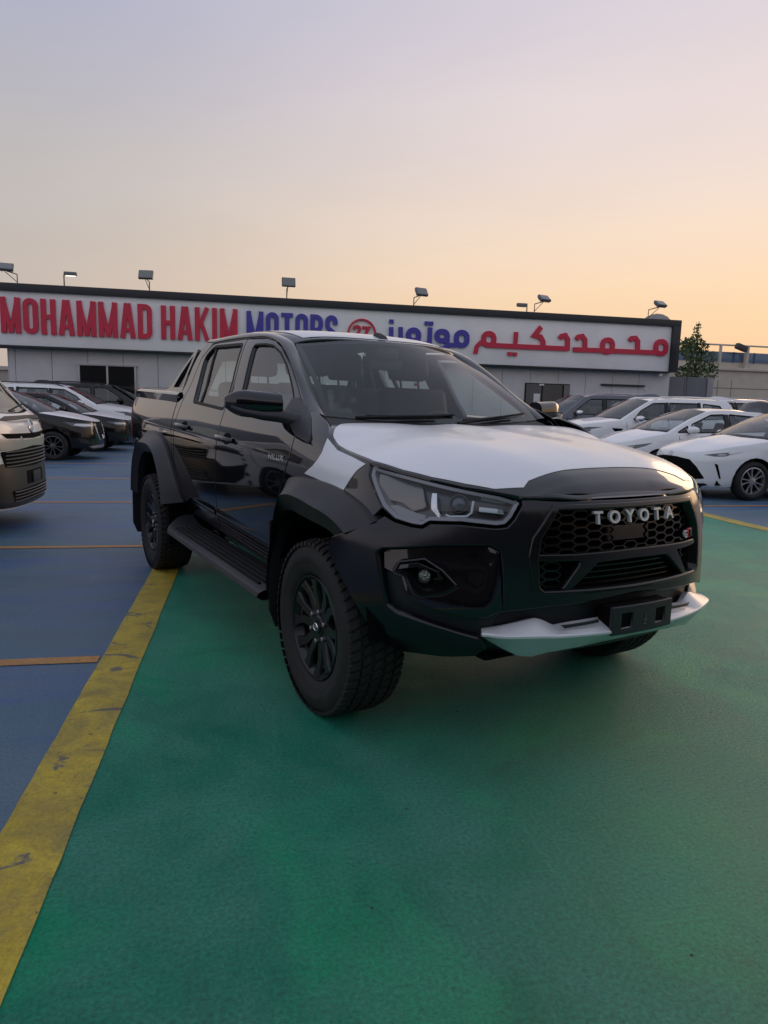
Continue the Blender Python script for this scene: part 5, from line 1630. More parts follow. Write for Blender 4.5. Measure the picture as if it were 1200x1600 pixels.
def simple_wheel(parent, r, w, alloy, nsp=10):
    wh = bpy.data.objects.new('wheel', None); wh.empty_display_size = .1; link(wh, parent)
    rr_ = r*.68
    MB().lathe([(w/2-.03, rr_), (w/2, r*.80), (w/2-.01, r*.93), (w/2-.04, r), (-w/2+.04, r), (-w/2+.01, r*.93), (-w/2, r*.80), (-w/2+.03, rr_)], 40).build('tyre', M_TYRE, wh, split=50)
    b = MB()
    b.lathe([(-w/2+.025, rr_+.004), (-w/2+.02, rr_-.012), (-w/2+.05, rr_-.02), (w/2-.05, rr_-.03)], 40)
    b.lathe([(-w/2+.055, r*.20), (-w/2+.03, r*.17), (-w/2+.025, r*.06), (-w/2+.022, 0)], 16)
    for k in range(nsp):
        a = 2*math.pi*k/nsp+(.12 if k % 2 else -.02)
        c = np.array([math.cos(a), math.sin(a)]); tn = np.array([-math.sin(a), math.cos(a)])
        V = []
        for q, hw_, xx in ((r*.12, .017, -w/2+.030), (rr_*.6, .012, -w/2+.036), (rr_-.006, .020, -w/2+.024)):
            for sgn, dx in ((-1, .022), (-.55, 0), (.55, 0), (1, .022)):
                p = c*q+tn*hw_*sgn; V.append((xx+dx, p[0], p[1]))
        b.add(V, [(i*4+j, i*4+j+1, (i+1)*4+j+1, (i+1)*4+j) for i in range(2) for j in range(3)])
    b.build('rim', alloy, wh, split=40)
    MB().lathe([(-w/2+.09, 0), (-w/2+.09, rr_-.01)], 24).build('brake_backing', M_DARK, wh)
    return wh

def make_car(name, label, cfg, loc, rz, group=None, cat='car'):
    g = cfg
    t = thing(name, label, cat, loc, rz, group)
    fo, wb, ro, hw = g['fo'], g['wb'], g['ro'], g['hw']
    zb, z0 = g['belt'], g.get('sill', .24)
    pr, body = g['r'], g['paint']
    fr = g.get('round', 1.0)
    hood_m = g.get('hood_paint', body)
    yR = wb+ro
    PCc = [(0, -fo), (-.35*hw, -fo+.022*fr), (-.60*hw, -fo+.085*fr), (-.80*hw, -fo+.22*fr), (-.925*hw, -fo+.42*fr), (-.985*hw, -fo+.70*fr), (-hw, -fo+1.05*fr), (-hw, wb*.5), (-hw, wb*.9), (-.985*hw, wb+ro*.45), (-.93*hw, wb+ro*.78), (-.80*hw, wb+ro*.93), (-.5*hw, wb+ro*.985), (0, yR)]
    roof_hw = g['roofw']; zr = g['roof']
    Zc = [.15, .25, .40, .55, .70, zb-.14, zb-.03, zb+.05, (zb+zr)/2, zr-.12, zr]
    d = hw-roof_hw
    side_ = [-.10, -.045, -.012, .0, .0, -.006, -.022, -.055, -.055-(d-.055)*.42, -.055-(d-.055)*.80, -d-.02]
    nz_ = g.get('nose', [-.06, .0, .02, .02, .0, -.05, -.11, -.18, -.3, -.4, -.5])
    tz_ = g.get('tail', [-.08, -.01, .02, .02, .01, -.01, -.03, -.07, -.14, -.22, -.28])
    SKc = Skirt(PCc, [0, .5, 1.0, 1.5], Zc, [side_]*4)
    sA = float(SKc.sy(-fo+.22*fr)); sB = float(SKc.sy(-fo+1.2*fr)); sC = float(SKc.sy(wb+ro*.3)); sD = float(SKc.sy(wb+ro*.9)); sE = SKc.s[-1]
    SKc.off = tab([0, sA*.8, (sA+sB)*.5, sB, (sB+sC)/2, sC, (sC+sD)/2, sD, sE], Zc, [nz_, nz_, [a*.35+b*.65 for a, b in zip(nz_, side_)], side_, side_, side_, [a*.4+b*.6 for a, b in zip(tz_, side_)], tz_, tz_])
    sy = lambda y: SKc.sy(np.asarray(y, float))
    f = lambda s, z: SKc(s, z)
    fS = lambda y, z: SKc(SKc.sy(np.asarray(y, float)), z)
    top = g['top']                 # silhouette of the body edge: (y, z) from nose to tail
    ty, tz = [p[0] for p in top], [p[1] for p in top]
    zt = lambda y: np.interp(y, ty, tz)
    # --- outer skin of one side as one outline along the plan curve
    def arch(yc, r):
        return [(yc+r*math.cos(a), pr+r*math.sin(a)) for a in np.linspace(math.pi*1.13, -math.pi*.13, 15)]
    edge = []
    s_hood = np.linspace(0, float(sy(g['cowl'])), 26)
    edge += [(s, float(zt(SKc.y(s)))) for s in s_hood[:-1]]
    edge += [(float(sy(y)), z) for y, z in spline([p for p in top if g['cowl'] <= p[0] <= g['deck']], 4)]
    s_deck = np.linspace(float(sy(g['deck'])), sE, 18)
    edge += [(s, float(zt(SKc.y(s)))) for s in s_deck[1:]]
    ar = pr+.055
    bottom = [(sE, z0+.08), (float(sy(wb+ro*.55)), z0+.06)] + [(float(sy(y)), max(z, z0)) for y, z in arch(wb, ar)[::-1]] + [(float(sy(wb-ar-.10)), z0), (float(sy(ar+.10)), z0)] + [(float(sy(y)), max(z, z0)) for y, z in arch(0, ar)[::-1]] + [(float(sy(-fo+.25)), z0-.01), (0, z0-.02)]
    outline = np.array(edge+bottom)
    P = []
    for i in range(len(outline)):
        a, b = outline[i], outline[(i+1) % len(outline)]; k = max(1, int(np.linalg.norm(b-a)/.07))
        for j in range(k): P.append(a+(b-a)*j/k)
    wins = [[(float(sy(y)), z) for y, z in fillet([(*q, .03) for q in W], seg=.05)] for W in g['windows']]
    for mir in (False, True):
        panel('body_side', P, f, body, t, du=.085, holes=wins, bev=.002, th=.02, mirror=mir, dense=True)
        for k, W in enumerate(wins):
            W = np.array(W)
            if area(W) < 0: W = W[::-1]
            panel('side_window', inset(W, -.012), lambda s, z: SKc(s, z, -.012), g.get('glass', M_CG), t, du=.12, bev=.0005, th=.001, mirror=mir, dense=True)
            Wi = inset(W, .012); Wo = inset(W, -.014)
            panel('window_trim', Wo, lambda s, z: SKc(s, z, .004), g.get('trim', M_RUBBER), t, du=.3, holes=[Wi], bev=.002, th=.012, mirror=mir, dense=True)
        # pillar blackouts
        for (ya, yb) in g.get('pillars', ()):
            zA = zb+.055
            Q = [(ya, zA), (yb, zA), (yb+.03, float(zt(yb))-.075), (ya+.03, float(zt(ya))-.075)]
            panel('pillar_trim', Q, lambda y, z: fS(y, z)+np.array([-.003, 0, 0]), M_BLACKGLOSS, t, mirror=mir, th=.004, du=.2)
        # shut lines, handles
        for L in g.get('lines', ()):
            pp = np.array([SKc(sy(y), z, .0015) for y, z in spline(L, 6)])
            b = MB().tube(pp, .0045, 4)
            if mir: b.mirror_x()
            b.build('shut_line', M_DARK, t)
        for (y, z) in g.get('handles', ()):
            pp = np.array([SKc(sy(y+dy), z+.004*dy, o) for dy, o in ((-.10, .0), (-.07, .022), (.07, .022), (.10, 0))])
            b = MB().tube(pp, .013, 6)
            if mir: b.mirror_x()
            b.build('door_handle', g.get('handle_paint', body), t)
        # overlays on the nose: lamps, intakes, grilles
        for nm, Q, o, m_ in g.get('front', ()):
            if Q[0][0] == 'sym': continue
            panel(nm, Q, lambda s, z, o=o: SKc(s, z, o), m_, t, mirror=mir, th=.012, du=.06, bev=.003)
        # mirror
        my, mz = g['mirror']
        xb = SKc(sy(my), mz)[0]
        b = MB()
        ring_ = []
        for k, (dx, kk) in enumerate(((-.03, .55), (-.08, 1.0), (-.18, 1.0), (-.225, .72), (-.24, .35))):
            for w in np.linspace(0, 2*math.pi, 12, endpoint=False):
                ring_.append((xb+dx, my+.10*kk*math.copysign(abs(math.cos(w))**.8, math.cos(w))*.75+.02*k, mz+.055+.075*kk*math.copysign(abs(math.sin(w))**.8, math.sin(w))))
        b.add(ring_, [(i*12+k, i*12+(k+1) % 12, (i+1)*12+(k+1) % 12, (i+1)*12+k) for i in range(4) for k in range(12)]+[tuple(range(48, 60))[::-1], tuple(range(12))])
        if mir: b.mirror_x()
        b.build('door_mirror', g.get('mirror_paint', body), t, split=60)
        b = MB().tube([(xb+.02, my+.02, mz), (xb-.09, my+.03, mz+.01)], .03, 6)
        if mir: b.mirror_x()
        b.build('mirror_stalk', M_PLAST, t)
    for nm, Q, o, m_ in g.get('front', ()):
        if Q[0][0] == 'sym':
            H = Q[1:]; full = H+[(-q[0], *q[1:]) for q in H[::-1] if abs(q[0]) > 1e-6]
            panel(nm, full, lambda s, z, o=o: SKc(s, z, o), m_, t, th=.012, du=.06, bev=.003)
    # --- top surfaces built on the same edge curve
    def eg(y):
        return SKc(float(sy(y)), float(zt(y)))
    hs = np.linspace(0, float(sy(g['cowl'])), 40)
    HB = np.array([SKc(s, float(zt(SKc.y(s)))) for s in hs])
    yy, zz_, xx = HB[:, 1], HB[:, 2], np.abs(HB[:, 0])
    o_ = np.argsort(yy); yy, zz_, xx = yy[o_], zz_[o_], xx[o_]
    def hoodf(x, y):
        xb_ = np.maximum(np.interp(y, yy, xx), .02)
        c = g.get('crown', .07)*np.clip((y-yy[0])/.5, 0, 1)**.6
        u = np.clip(np.abs(x)/xb_, 0, 1)
        return np.stack([x, y, np.interp(y, yy, zz_)+c*(1-u**2.4)*(1+.10*np.cos(u*6.0))], -1)
    cwl = g['cowl']
    ce = eg(cwl); bow = g.get('bow', .20)
    rear = [(-ce[0]*u, cwl-bow*(1-u*u)) for u in np.linspace(-1, 1, 15)]
    HP = [(p[0], p[1]) for p in HB]; HP = HP[::1]
    poly = [(-p[0], p[1]) for p in HP[::-1]][:-1] + HP      # left edge (rear->front) then right edge (front->rear)
    poly = [(p[0], p[1]) for p in poly]
    poly = poly[1:-1]
    loop = np.array(poly + [(q[0], q[1]) for q in [( -ce[0]*u*-1, cwl-bow*(1-u*u)) for u in np.linspace(-1, 1, 15)]][::1])
    # orientation of the closing curve: continue from the last right-hand point
    last = np.array(poly[-1]); cl = [np.array((ce[0]*u, cwl-bow*(1-u*u))) for u in np.linspace(1, -1, 15)]
    loop = np.array([np.array(p) for p in poly]+cl)
    Lp = []
    for i in range(len(loop)):
        a, b = loop[i], loop[(i+1) % len(loop)]; k = max(1, int(np.linalg.norm(b-a)/.08))
        if np.linalg.norm(b-a) < 1e-4: continue
        for j in range(k): Lp.append(a+(b-a)*j/k)
    panel('bonnet', np.array(Lp), hoodf, hood_m, t, sg=1, du=.09, bev=.003, th=.02, dense=True)
    def span(name, ya, yb, m_, n=14, cr0=0.0, cr1=0.0, bow0=0.0, bow1=0.0, uw=1.0, u0=-1.0, ex=2.0, drop=0.0):
        G = []
        for k, y in enumerate(np.linspace(ya, yb, n)):
            w = k/(n-1); e = eg(y); cr = cr0*(1-w)+cr1*w; bw_ = bow0*(1-w)+bow1*w
            row = []
            for u in np.linspace(u0, uw, 19):
                row.append((-e[0]*u, e[1]-bw_*(1-u*u), e[2]+cr*(1-abs(u)**ex)-drop))
            G.append(row)
        return gridmesh(name, np.array(G), m_, t, flip=True)
    hd, bk = g['header'], g['back']
    rc = g.get('rcrown', .05)
    cz = hoodf(np.array([0.0]), np.array([cwl-bow]))[0][2]-ce[2]
    for u0, uw, nm, m_ in ((-.93, .93, 'windscreen', M_CG), (.93, 1.0, 'front_pillar', body), (-1.0, -.93, 'front_pillar', body)):
        span(nm, cwl, hd, m_, 14, cz, rc, bow, g.get('bow2', .10), uw, u0)
    span('windscreen_base', cwl-.001, cwl+.05, M_BLACKGLOSS, 3, cz, cz, bow, bow-.01, .93, -.93, drop=-.002)
    # header bow is closed by the roof skin
    G = []
    yl = np.linspace(hd, bk, 20)
    for k, y in enumerate(yl):
        w = k/19; e = eg(y); bw_ = g.get('bow2', .10)*(1-w)**3
        bk2 = g.get('bow3', .06)*w**3
        G.append([(-e[0]*u, e[1]-bw_*(1-u*u)+bk2*(1-u*u), e[2]+rc*(1-abs(u)**2.6)) for u in np.linspace(-1, 1, 21)])
    gridmesh('roof', np.array(G), g.get('roof_paint', body), t, flip=True)
    dk = g['deck']
    for u0, uw, nm, m_ in ((-.90, .90, 'rear_window', M_CGD), (.90, 1.0, 'rear_pillar', body), (-1.0, -.90, 'rear_pillar', body)):
        span(nm, bk, dk, m_, 10, rc, g.get('dcrown', .03), -g.get('bow3', .06), -g.get('bow4', .08), uw, u0, ex=2.6)
    DB = np.array([SKc(s, float(zt(SKc.y(s)))) for s in np.linspace(float(sy(dk)), sE, 30)])
    G = []
    for p in DB[:-1]:
        G.append([(p[0]*u*-1, p[1]+g.get('bow4', .08)*(1-u*u)*max(0, 1-(p[1]-dk)/.25)*.5, p[2]+g.get('dcrown', .03)*(1-u*u)*max(0, 1-(p[1]-dk)/max(.05, yR-dk))) for u in np.linspace(-1, 1, 13)])
    gridmesh('rear_deck', np.array(G), body, t, flip=True)
    # --- cabin
    fl = MB().box((-hw+.10, -fo+.35, z0+.02), (hw-.10, yR-.15, z0+.10)); fl.build('floor_pan', M_DARK, t)
    for yc in (0, wb):
        for sgx in (-1, 1):
            Gw = [[(sgx*x, yc+(ar+.01)*math.cos(a), pr+(ar+.01)*math.sin(a)) for a in np.linspace(-.3, math.pi+.3, 14)] for x in (hw-.03, hw-.32)]
            gridmesh('wheel_housing', np.array(Gw), M_DARK, t)
    y1, y2 = g['seats']
    zs = g.get('seatz', .45)
    for y, nm in ((y1, 'front_seat'), (y2, 'rear_seat')):
        for sgx in (-1, 1):
            b = MB(); x = sgx*hw*.42
            b.bbox((x-.24, y-.40, zs-.12), (x+.24, y+.10, zs+.06), .05)
            R = Matrix.Translation((x, y+.05, zs)) @ Matrix.Rotation(math.radians(-15), 4, 'X')
            b.bbox((-.24, -.06, 0), (.24, .06, .60), .05, R=R); b.bbox((-.12, -.03, .62), (.12, .05, .80), .04, R=R)
            b.build(nm, M_SEAT, t, split=60)
    db_ = MB().bbox((-hw+.12, cwl+.0, zb-.28), (hw-.12, cwl+.45, zb-.015), .06); db_.build('dashboard', M_TRIM, t, split=60)
    for sgx in (-1, 1):
        MB().box((sgx*(hw-.10)-.02, cwl+.1, z0+.1), (sgx*(hw-.10)+.02, g['deck']-.15, zb-.0)).build('door_trim', M_TRIM, t)
    R = Matrix.Translation((hw*.42, cwl+.50, zb-.05)) @ Matrix.Rotation(math.radians(62), 4, 'X')
    b = MB().tube([R @ Vector((.18*math.cos(a), .18*math.sin(a), 0)) for a in np.linspace(0, 2*math.pi, 24)], .016, 6)
    b.build('steering_wheel', M_TRIM, t)
    # --- wheels
    w0 = None
    for i, (sgx, yc) in enumerate(((-1, 0), (1, 0), (-1, wb), (1, wb))):
        if w0 is None: w0 = simple_wheel(t, pr, .22, g.get('alloy', M_ALLOY), g.get('spokes', 10)); wv = w0
        else: wv = copy_tree(w0, t)
        wv.location = (sgx*(hw-.125), yc, pr); wv.rotation_euler = (.2*i, 0, 0 if sgx < 0 else math.pi)
    # --- roof rails
    if g.get('rails'):
        ya, yb = g['rails']
        for sgx in (-1, 1):
            pts_ = []
            for k, y in enumerate(np.linspace(ya, yb, 9)):
                e = eg(y); lift = .045*min(1, k, 8-k) + .012
                pts_.append((sgx*(abs(e[0])-.07), y, e[2]+lift))
            MB().tube(pts_, .018, 6).build('roof_rail', g.get('rail_paint', M_ALLOY), t, split=60)
    # wipers
    b = MB(); e = eg(cwl)
    b.tube([(.5, cwl-bow*.35, ce[2]+.035), (-.15, cwl-bow*.85, ce[2]+cz*.9+.02)], .010, 5)
    b.build('wiper', M_RUBBER, t)
    # emblem
    if g.get('emblem'):
        s_, z_, o_2, ra, rb = g['emblem']
        b = MB(); b.tube([SKc(s_+ra*math.cos(a), z_+rb*math.sin(a), o_2) for a in np.linspace(0, 2*math.pi, 20)], .007, 5)
        b.tube([SKc(s_+ra*.45*math.cos(a), z_+rb*math.sin(a)*.95, o_2) for a in np.linspace(0, 2*math.pi, 16)], .006, 5)
        b.build('emblem', M_CHROME, t)
    for nm, fn in g.get('extra', ()):
        fn(t, SKc)
    return t, SKc

def win(y0, y1, y2, y3, zb_, zt_a, zt_b):
    return [(y0, zb_), (y3, zb_+.01), (y2, zt_b), (y1, zt_a)]

# ---- white saloon with blade lamps (right row, nearest)
def slats(z0_, z1_, n, sw_, o, m_, r=.006):
    def fn(t, SKc):
        for k in range(n):
            z = z0_+(z1_-z0_)*k/(n-1)
            w_ = sw_(z) if callable(sw_) else sw_
            b = MB().tube([SKc(s, z, o) for s in np.linspace(-w_, w_, 15)], r, 5); b.build('grille_slat', m_, t)
    return ('slats', fn)
saloon = dict(fo=.98, wb=2.68, ro=1.00, hw=.895, belt=.93, roof=1.46, roofw=.60, r=.325, paint=M_CWHITE, cowl=.32, header=1.20, back=2.55, deck=3.28, sill=.22, round=1.12, crown=.10, bow=.30, rcrown=.045,
    top=[(-.98, .745), (-.90, .765), (-.75, .80), (-.45, .865), (-.1, .92), (.32, .985), (.75, 1.215), (1.2, 1.405), (1.45, 1.435), (1.9, 1.445), (2.55, 1.385), (2.9, 1.24), (3.28, 1.075), (3.5, 1.05), (3.68, 1.02)],
    windows=[[(.62, .985), (1.50, 1.00), (1.55, 1.375), (1.22, 1.345), (.86, 1.185)], [(1.62, 1.00), (2.62, 1.03), (2.72, 1.17), (2.50, 1.315), (1.66, 1.378)]],
    pillars=[(1.52, 1.60)], lines=[[(.42, .93), (.46, .60), (.60, .32), (1.35, .28)], [(1.56, .98), (1.55, .6), (1.50, .28)], [(2.62, 1.0), (2.58, .75), (2.35, .52), (2.28, .28)]], handles=[(1.40, .83), (2.42, .86)], mirror=(.66, .985), seats=(1.45, 2.30), spokes=10,
    front=[('lamp_lens', [(.70, .735), (.86, .715, .02), (1.02, .722), (1.10, .745), (1.32, .80), (1.16, .792), (.95, .772), (.80, .752)], .003, M_CLAMP), ('lamp_jewel', [(.90, .728), (1.02, .732), (1.06, .752), (.93, .760)], .007, M_REFL), ('lamp_brow', [(1.10, .750), (1.32, .803), (1.16, .795), (1.07, .775)], .005, M_WHITEL),
           ('grille', [('sym',), (0, .30), (.40, .30, .02), (.74, .345, .02), (.60, .54), (.48, .645, .02), (.2, .675), (0, .68)], .004, M_DARK), ('air_curtain', [(.95, .36), (.98, .35), (.915, .585), (.865, .60)], .004, M_DARK), ('lower_lip', [('sym',), (0, .20), (.62, .20), (.80, .235), (.74, .265), (.4, .245), (0, .24)], .004, M_BLACKGLOSS)],
    emblem=(0, .715, .004, .05, .04))
GR = 'white cars parked in the bays to the right of the lane'
def at_right(cfg, y, xf): return (xf+cfg['fo'], y, 0), -math.pi/2
def at_left(cfg, y, xf): return (xf-cfg['fo'], y, 0), math.pi/2
l, r_ = at_right(saloon, 7.62, 5.98)
make_car('saloon_car', 'white saloon with dark grille wedge, parked beside the yellow line ahead of the others', saloon, l, r_)
# ---- white compact car behind it
hatch = dict(saloon, fo=.92, wb=2.62, ro=.80, hw=.86, belt=.95, roof=1.50, cowl=.22, header=1.18, back=2.70, deck=3.10, r=.31,
    top=[(-.92, .72), (-.80, .765), (-.55, .83), (-.2, .915), (.22, .995), (.70, 1.26), (1.18, 1.45), (1.5, 1.485), (2.0, 1.48), (2.70, 1.40), (3.10, 1.12), (3.42, 1.0)],
    windows=[[(.40, 1.01), (.62, 1.02), (.64, 1.145)], [(.70, 1.01), (1.52, 1.03), (1.56, 1.40), (1.24, 1.385), (.74, 1.18)], [(1.64, 1.03), (2.55, 1.07), (2.68, 1.20), (2.45, 1.36), (1.68, 1.405)]],
    pillars=[(1.54, 1.63)], mirror=(.62, 1.01), seats=(1.42, 2.25),
    front=[('lamp_lens', [(.62, .63, .02), (.86, .64), (1.14, .72), (1.30, .79, .02), (1.05, .755), (.80, .715)], .003, M_CLAMP), ('lamp_jewel', [(.72, .655), (.86, .66), (.92, .715), (.78, .695)], .007, M_REFL), ('grille', [('sym',), (0, .28), (.55, .30, .03), (.62, .42), (.50, .52, .03), (0, .53)], .004, M_DARK)],
    emblem=(0, .66, .004, .055, .04))
l, r_ = at_right(hatch, 10.72, 6.30)
make_car('hatchback_car', 'white low car with a dark windscreen, between the white saloon and the white off-roader', hatch, l, r_)
# ---- white off-roader
suv = dict(fo=.90, wb=2.85, ro=1.12, hw=.93, belt=1.16, roof=1.82, roofw=.66, r=.385, paint=M_CWHITE, cowl=.42, header=1.25, back=3.50, deck=3.86, sill=.36, round=.95, crown=.08, bow=.24, rcrown=.05,
    top=[(-.90, 1.0), (-.82, 1.035), (-.55, 1.09), (-.1, 1.15), (.42, 1.215), (.85, 1.48), (1.25, 1.70), (1.6, 1.755), (2.4, 1.775), (3.1, 1.765), (3.50, 1.74), (3.72, 1.42), (3.86, 1.12), (3.97, 1.05)],
    windows=[[(.72, 1.225), (1.62, 1.245), (1.66, 1.66), (1.32, 1.645), (.95, 1.455)], [(1.74, 1.245), (2.55, 1.265), (2.62, 1.67), (1.78, 1.665)], [(2.66, 1.268), (3.28, 1.30), (3.38, 1.40), (3.22, 1.625), (2.74, 1.665)]],
    pillars=[(1.64, 1.73), (2.56, 2.64)], lines=[[(.52, 1.16), (.56, .80), (.62, .45)], [(1.70, 1.23), (1.68, .8), (1.64, .42)], [(2.60, 1.25), (2.58, 1.0), (2.40, .80), (2.30, .42)]], handles=[(1.52, 1.06), (2.42, 1.09)], mirror=(.78, 1.20), seats=(1.55, 2.45), seatz=.68, glass=M_CGD,
    front=[('lamp_lens', [(.58, .86, .02), (.86, .875), (1.12, .93), (1.10, .965), (1.42, 1.03), (1.05, 1.025), (.80, .985), (.62, .94)], .003, M_CLAMP), ('lamp_jewel', [(.66, .885), (.74, .885), (.74, .945), (.68, .93)], .007, M_WHITEL), ('lamp_jewel', [(.82, .895), (.90, .905), (.90, .955), (.82, .95)], .007, M_WHITEL), ('grille', [('sym',), (0, .66), (.36, .68, .03), (.50, .80), (.52, .955, .02), (0, .975)], .004, M_DARK),
           ('chrome_v', [(.40, .955), (.52, .96), (.40, .74), (.20, .72), (.20, .75), (.34, .76)], .010, M_CHROME), ('fog_recess', [(.70, .52, .03), (.95, .55, .03), (.90, .66, .03), (.70, .63, .03)], .004, M_DARK), ('lower_lip', [('sym',), (0, .35), (.62, .36), (.80, .42), (.5, .46), (0, .46)], .004, M_PLAST)],
    emblem=(0, .85, .012, .07, .06), rails=(1.35, 3.3), rail_paint=M_CWHITE)
def side_vent(t, SKc):
    for mir in (False, True):
        panel('side_vent', [(.20, .93, .01), (.40, .94, .01), (.43, 1.0, .01), (.13, 1.01, .01)], lambda y, z: SKc(SKc.sy(y), z, .004), M_DARK, t, mirror=mir, th=.008)
suv['extra'] = [('v', side_vent)]
def rear_spoiler(t, SKc):
    MB().bbox((-.60, 3.42, 1.735), (.60, 3.70, 1.785), .02).build('roof_spoiler', M_CWHITE, t)
suv['extra'].append(('s', rear_spoiler))
suv['mirror_paint'] = M_CHROME
l, r_ = at_right(suv, 13.72, 6.68)
make_car('off_road_car', 'white off-roader with dark headlamps and rear spoiler, beside the large grey one', suv, l, r_)
# ---- large grey four wheel drive
big = dict(suv, fo=.95, wb=3.07, ro=1.14, hw=.98, belt=1.25, roof=1.94, roofw=.74, r=.40, paint=M_CGREY, roof_paint=mat('grey_roof_paint', (.30, .30, .33), .2, metal=.3), mirror_paint=M_CHROME, rail_paint=M_ALLOY, cowl=.50, header=1.22, back=3.75, deck=4.05,
    top=[(-.95, 1.10), (-.85, 1.15), (-.55, 1.20), (0, 1.25), (.50, 1.305), (.85, 1.58), (1.22, 1.83), (1.6, 1.88), (2.6, 1.89), (3.75, 1.86), (3.95, 1.5), (4.05, 1.25), (4.20, 1.15)],
    windows=[[(.78, 1.325), (1.72, 1.335), (1.74, 1.78), (1.36, 1.77), (.98, 1.52)], [(1.84, 1.335), (2.72, 1.345), (2.75, 1.785), (1.86, 1.782)], [(2.84, 1.345), (3.62, 1.37), (3.60, 1.76), (2.88, 1.785)]],
    pillars=[(1.73, 1.83), (2.73, 2.83)], lines=[[(.58, 1.25), (.60, .8), (.66, .45)], [(1.78, 1.3), (1.76, .8), (1.72, .42)], [(2.78, 1.3), (2.75, 1.0), (2.52, .8), (2.40, .42)]], handles=[(1.62, 1.12), (2.60, 1.14)], mirror=(.86, 1.31), seats=(1.62, 2.6), seatz=.72, extra=[],
    front=[('lamp_lens', [(.62, .92, .02), (.95, .94), (1.20, 1.02), (1.15, 1.08), (.85, 1.08), (.64, 1.05)], .003, M_CLAMP), ('lamp_jewel', [(.74, .96), (.90, .97), (.90, 1.04), (.74, 1.03)], .007, M_WHITEL), ('grille', [('sym',), (0, .70), (.42, .72, .03), (.54, 1.03, .02), (0, 1.05)], .004, M_DARK), ('chrome_v', [(.44, 1.04), (.56, 1.04), (.44, .74), (.30, .74)], .010, M_CHROME)],
    emblem=(0, .9, .012, .08, .07), rails=(1.4, 3.6))
l, r_ = at_right(big, 16.75, 6.40)
make_car('four_wheel_drive', 'large grey four wheel drive with chrome mirrors and pale roof behind the white off-roader', big, l, r_)
# ---- dark car nearest the showroom door, and cars of the next row showing over the roofs
dark = dict(suv, paint=mat('slate_car_paint', (.07, .075, .085), .2, metal=.4), mirror_paint=M_CHROME, rail_paint=M_ALLOY, extra=[], roof_paint=M_CSILV)
l, r_ = at_right(dark, 20.3, 7.55)
make_car('parked_car', 'dark car with a silver roof parked nearest the showroom doors', dark, l, r_)
whit2 = dict(big, paint=M_CWHITE, roof_paint=M_CWHITE, mirror_paint=M_CWHITE, extra=[])
make_car('parked_car', 'white high roofed car in the next row behind the grey four wheel drive', whit2, (16.4, 16.9, 0), math.pi/2)
silv = dict(suv, paint=M_CSILV, mirror_paint=M_CSILV, rail_paint=M_ALLOY, extra=[])
make_car('parked_car', 'silver beige car in the next row behind the white off-roader spoiler', silv, (16.2, 13.9, 0), math.pi/2)

# ---- left row: black crossover with white film on its bonnet
cross = dict(fo=.86, wb=2.62, ro=.84, hw=.88, belt=1.00, roof=1.56, roofw=.61, r=.325, paint=M_CBLACK, hood_paint=M_FILM, roof_paint=M_CWHITE, mirror_paint=M_CBLACK, cowl=.28, header=1.12, back=2.85, deck=3.20, sill=.28, round=1.0, crown=.075, bow=.26, rcrown=.045,
    top=[(-.86, .86), (-.78, .885), (-.5, .93), (-.1, .99), (.28, 1.045), (.70, 1.30), (1.12, 1.49), (1.45, 1.525), (2.0, 1.525), (2.85, 1.46), (3.05, 1.25), (3.20, 1.06), (3.46, .98)],
    windows=[[(.56, 1.06), (1.48, 1.08), (1.50, 1.44), (1.18, 1.43), (.80, 1.25)], [(1.58, 1.08), (2.42, 1.12), (2.62, 1.26), (2.40, 1.42), (1.60, 1.445)]],
    pillars=[(1.49, 1.57)], lines=[[(.40, 1.0), (.44, .7), (.52, .40)], [(1.54, 1.06), (1.53, .7), (1.50, .36)]], handles=[(1.38, .92)], mirror=(.66, 1.04), seats=(1.40, 2.20), seatz=.55,
    front=[('lamp_lens', [(.42, .76, .02), (.72, .735), (1.0, .765), (1.22, .86, .02), (.95, .845), (.66, .83), (.46, .83)], .003, M_CLAMP), ('lamp_jewel', [(.52, .765), (.80, .76), (1.0, .785), (.94, .825), (.60, .815)], .007, M_WHITEL), ('grille', [('sym',), (0, .46), (.24, .47, .03), (.38, .62), (.40, .80, .02), (.30, .845), (0, .855)], .004, M_DARK), ('chrome_v', [(.34, .83), (.41, .82), (.39, .61), (.27, .455), (.10, .45), (.10, .475), (.24, .485), (.34, .62)], .010, M_CHROME),
           ('fog_recess', [(.62, .36, .02), (.86, .40, .02), (.92, .50, .02), (.72, .46)], .004, M_PLAST), ('lower_lip', [('sym',), (0, .26), (.55, .27), (.66, .31), (.40, .33), (0, .33)], .004, M_ALLOY)],
    alloy=mat('alloy_dark', (.10, .10, .105), .35, metal=.6), emblem=(0, .52, .012, .07, .045), extra=[slats(.56, .80, 5, .33, .008, M_CLAMP)])
l, r_ = at_left(cross, 14.15, -4.52)
make_car('crossover_car', 'black crossover with white filmed bonnet and chrome edged grille behind the van', cross, l, r_)
cross2 = dict(cross, roof_paint=M_CBLACK, mirror_paint=M_CBLACK, roof=1.50, top=[(y, z-.05 if z > .99 else z-.03) for y, z in cross['top']], windows=[[(y, z-.05) for y, z in W] for W in cross['windows']], belt=.96,
    front=[('lamp_lens', [(.42, .72, .02), (.80, .70), (1.12, .80, .02), (.80, .80), (.46, .79)], .003, M_CLAMP), ('lamp_jewel', [(.52, .73), (.86, .73), (.90, .78), (.56, .775)], .007, M_REFL), ('grille', [('sym',), (0, .40), (.34, .42, .03), (.40, .62), (.34, .74, .02), (0, .76)], .004, M_DARK)], extra=[slats(.44, .72, 6, .34, .008, M_ALLOY)], emblem=(0, .74, .010, .05, .04))
l, r_ = at_left(cross2, 17.25, -4.30)
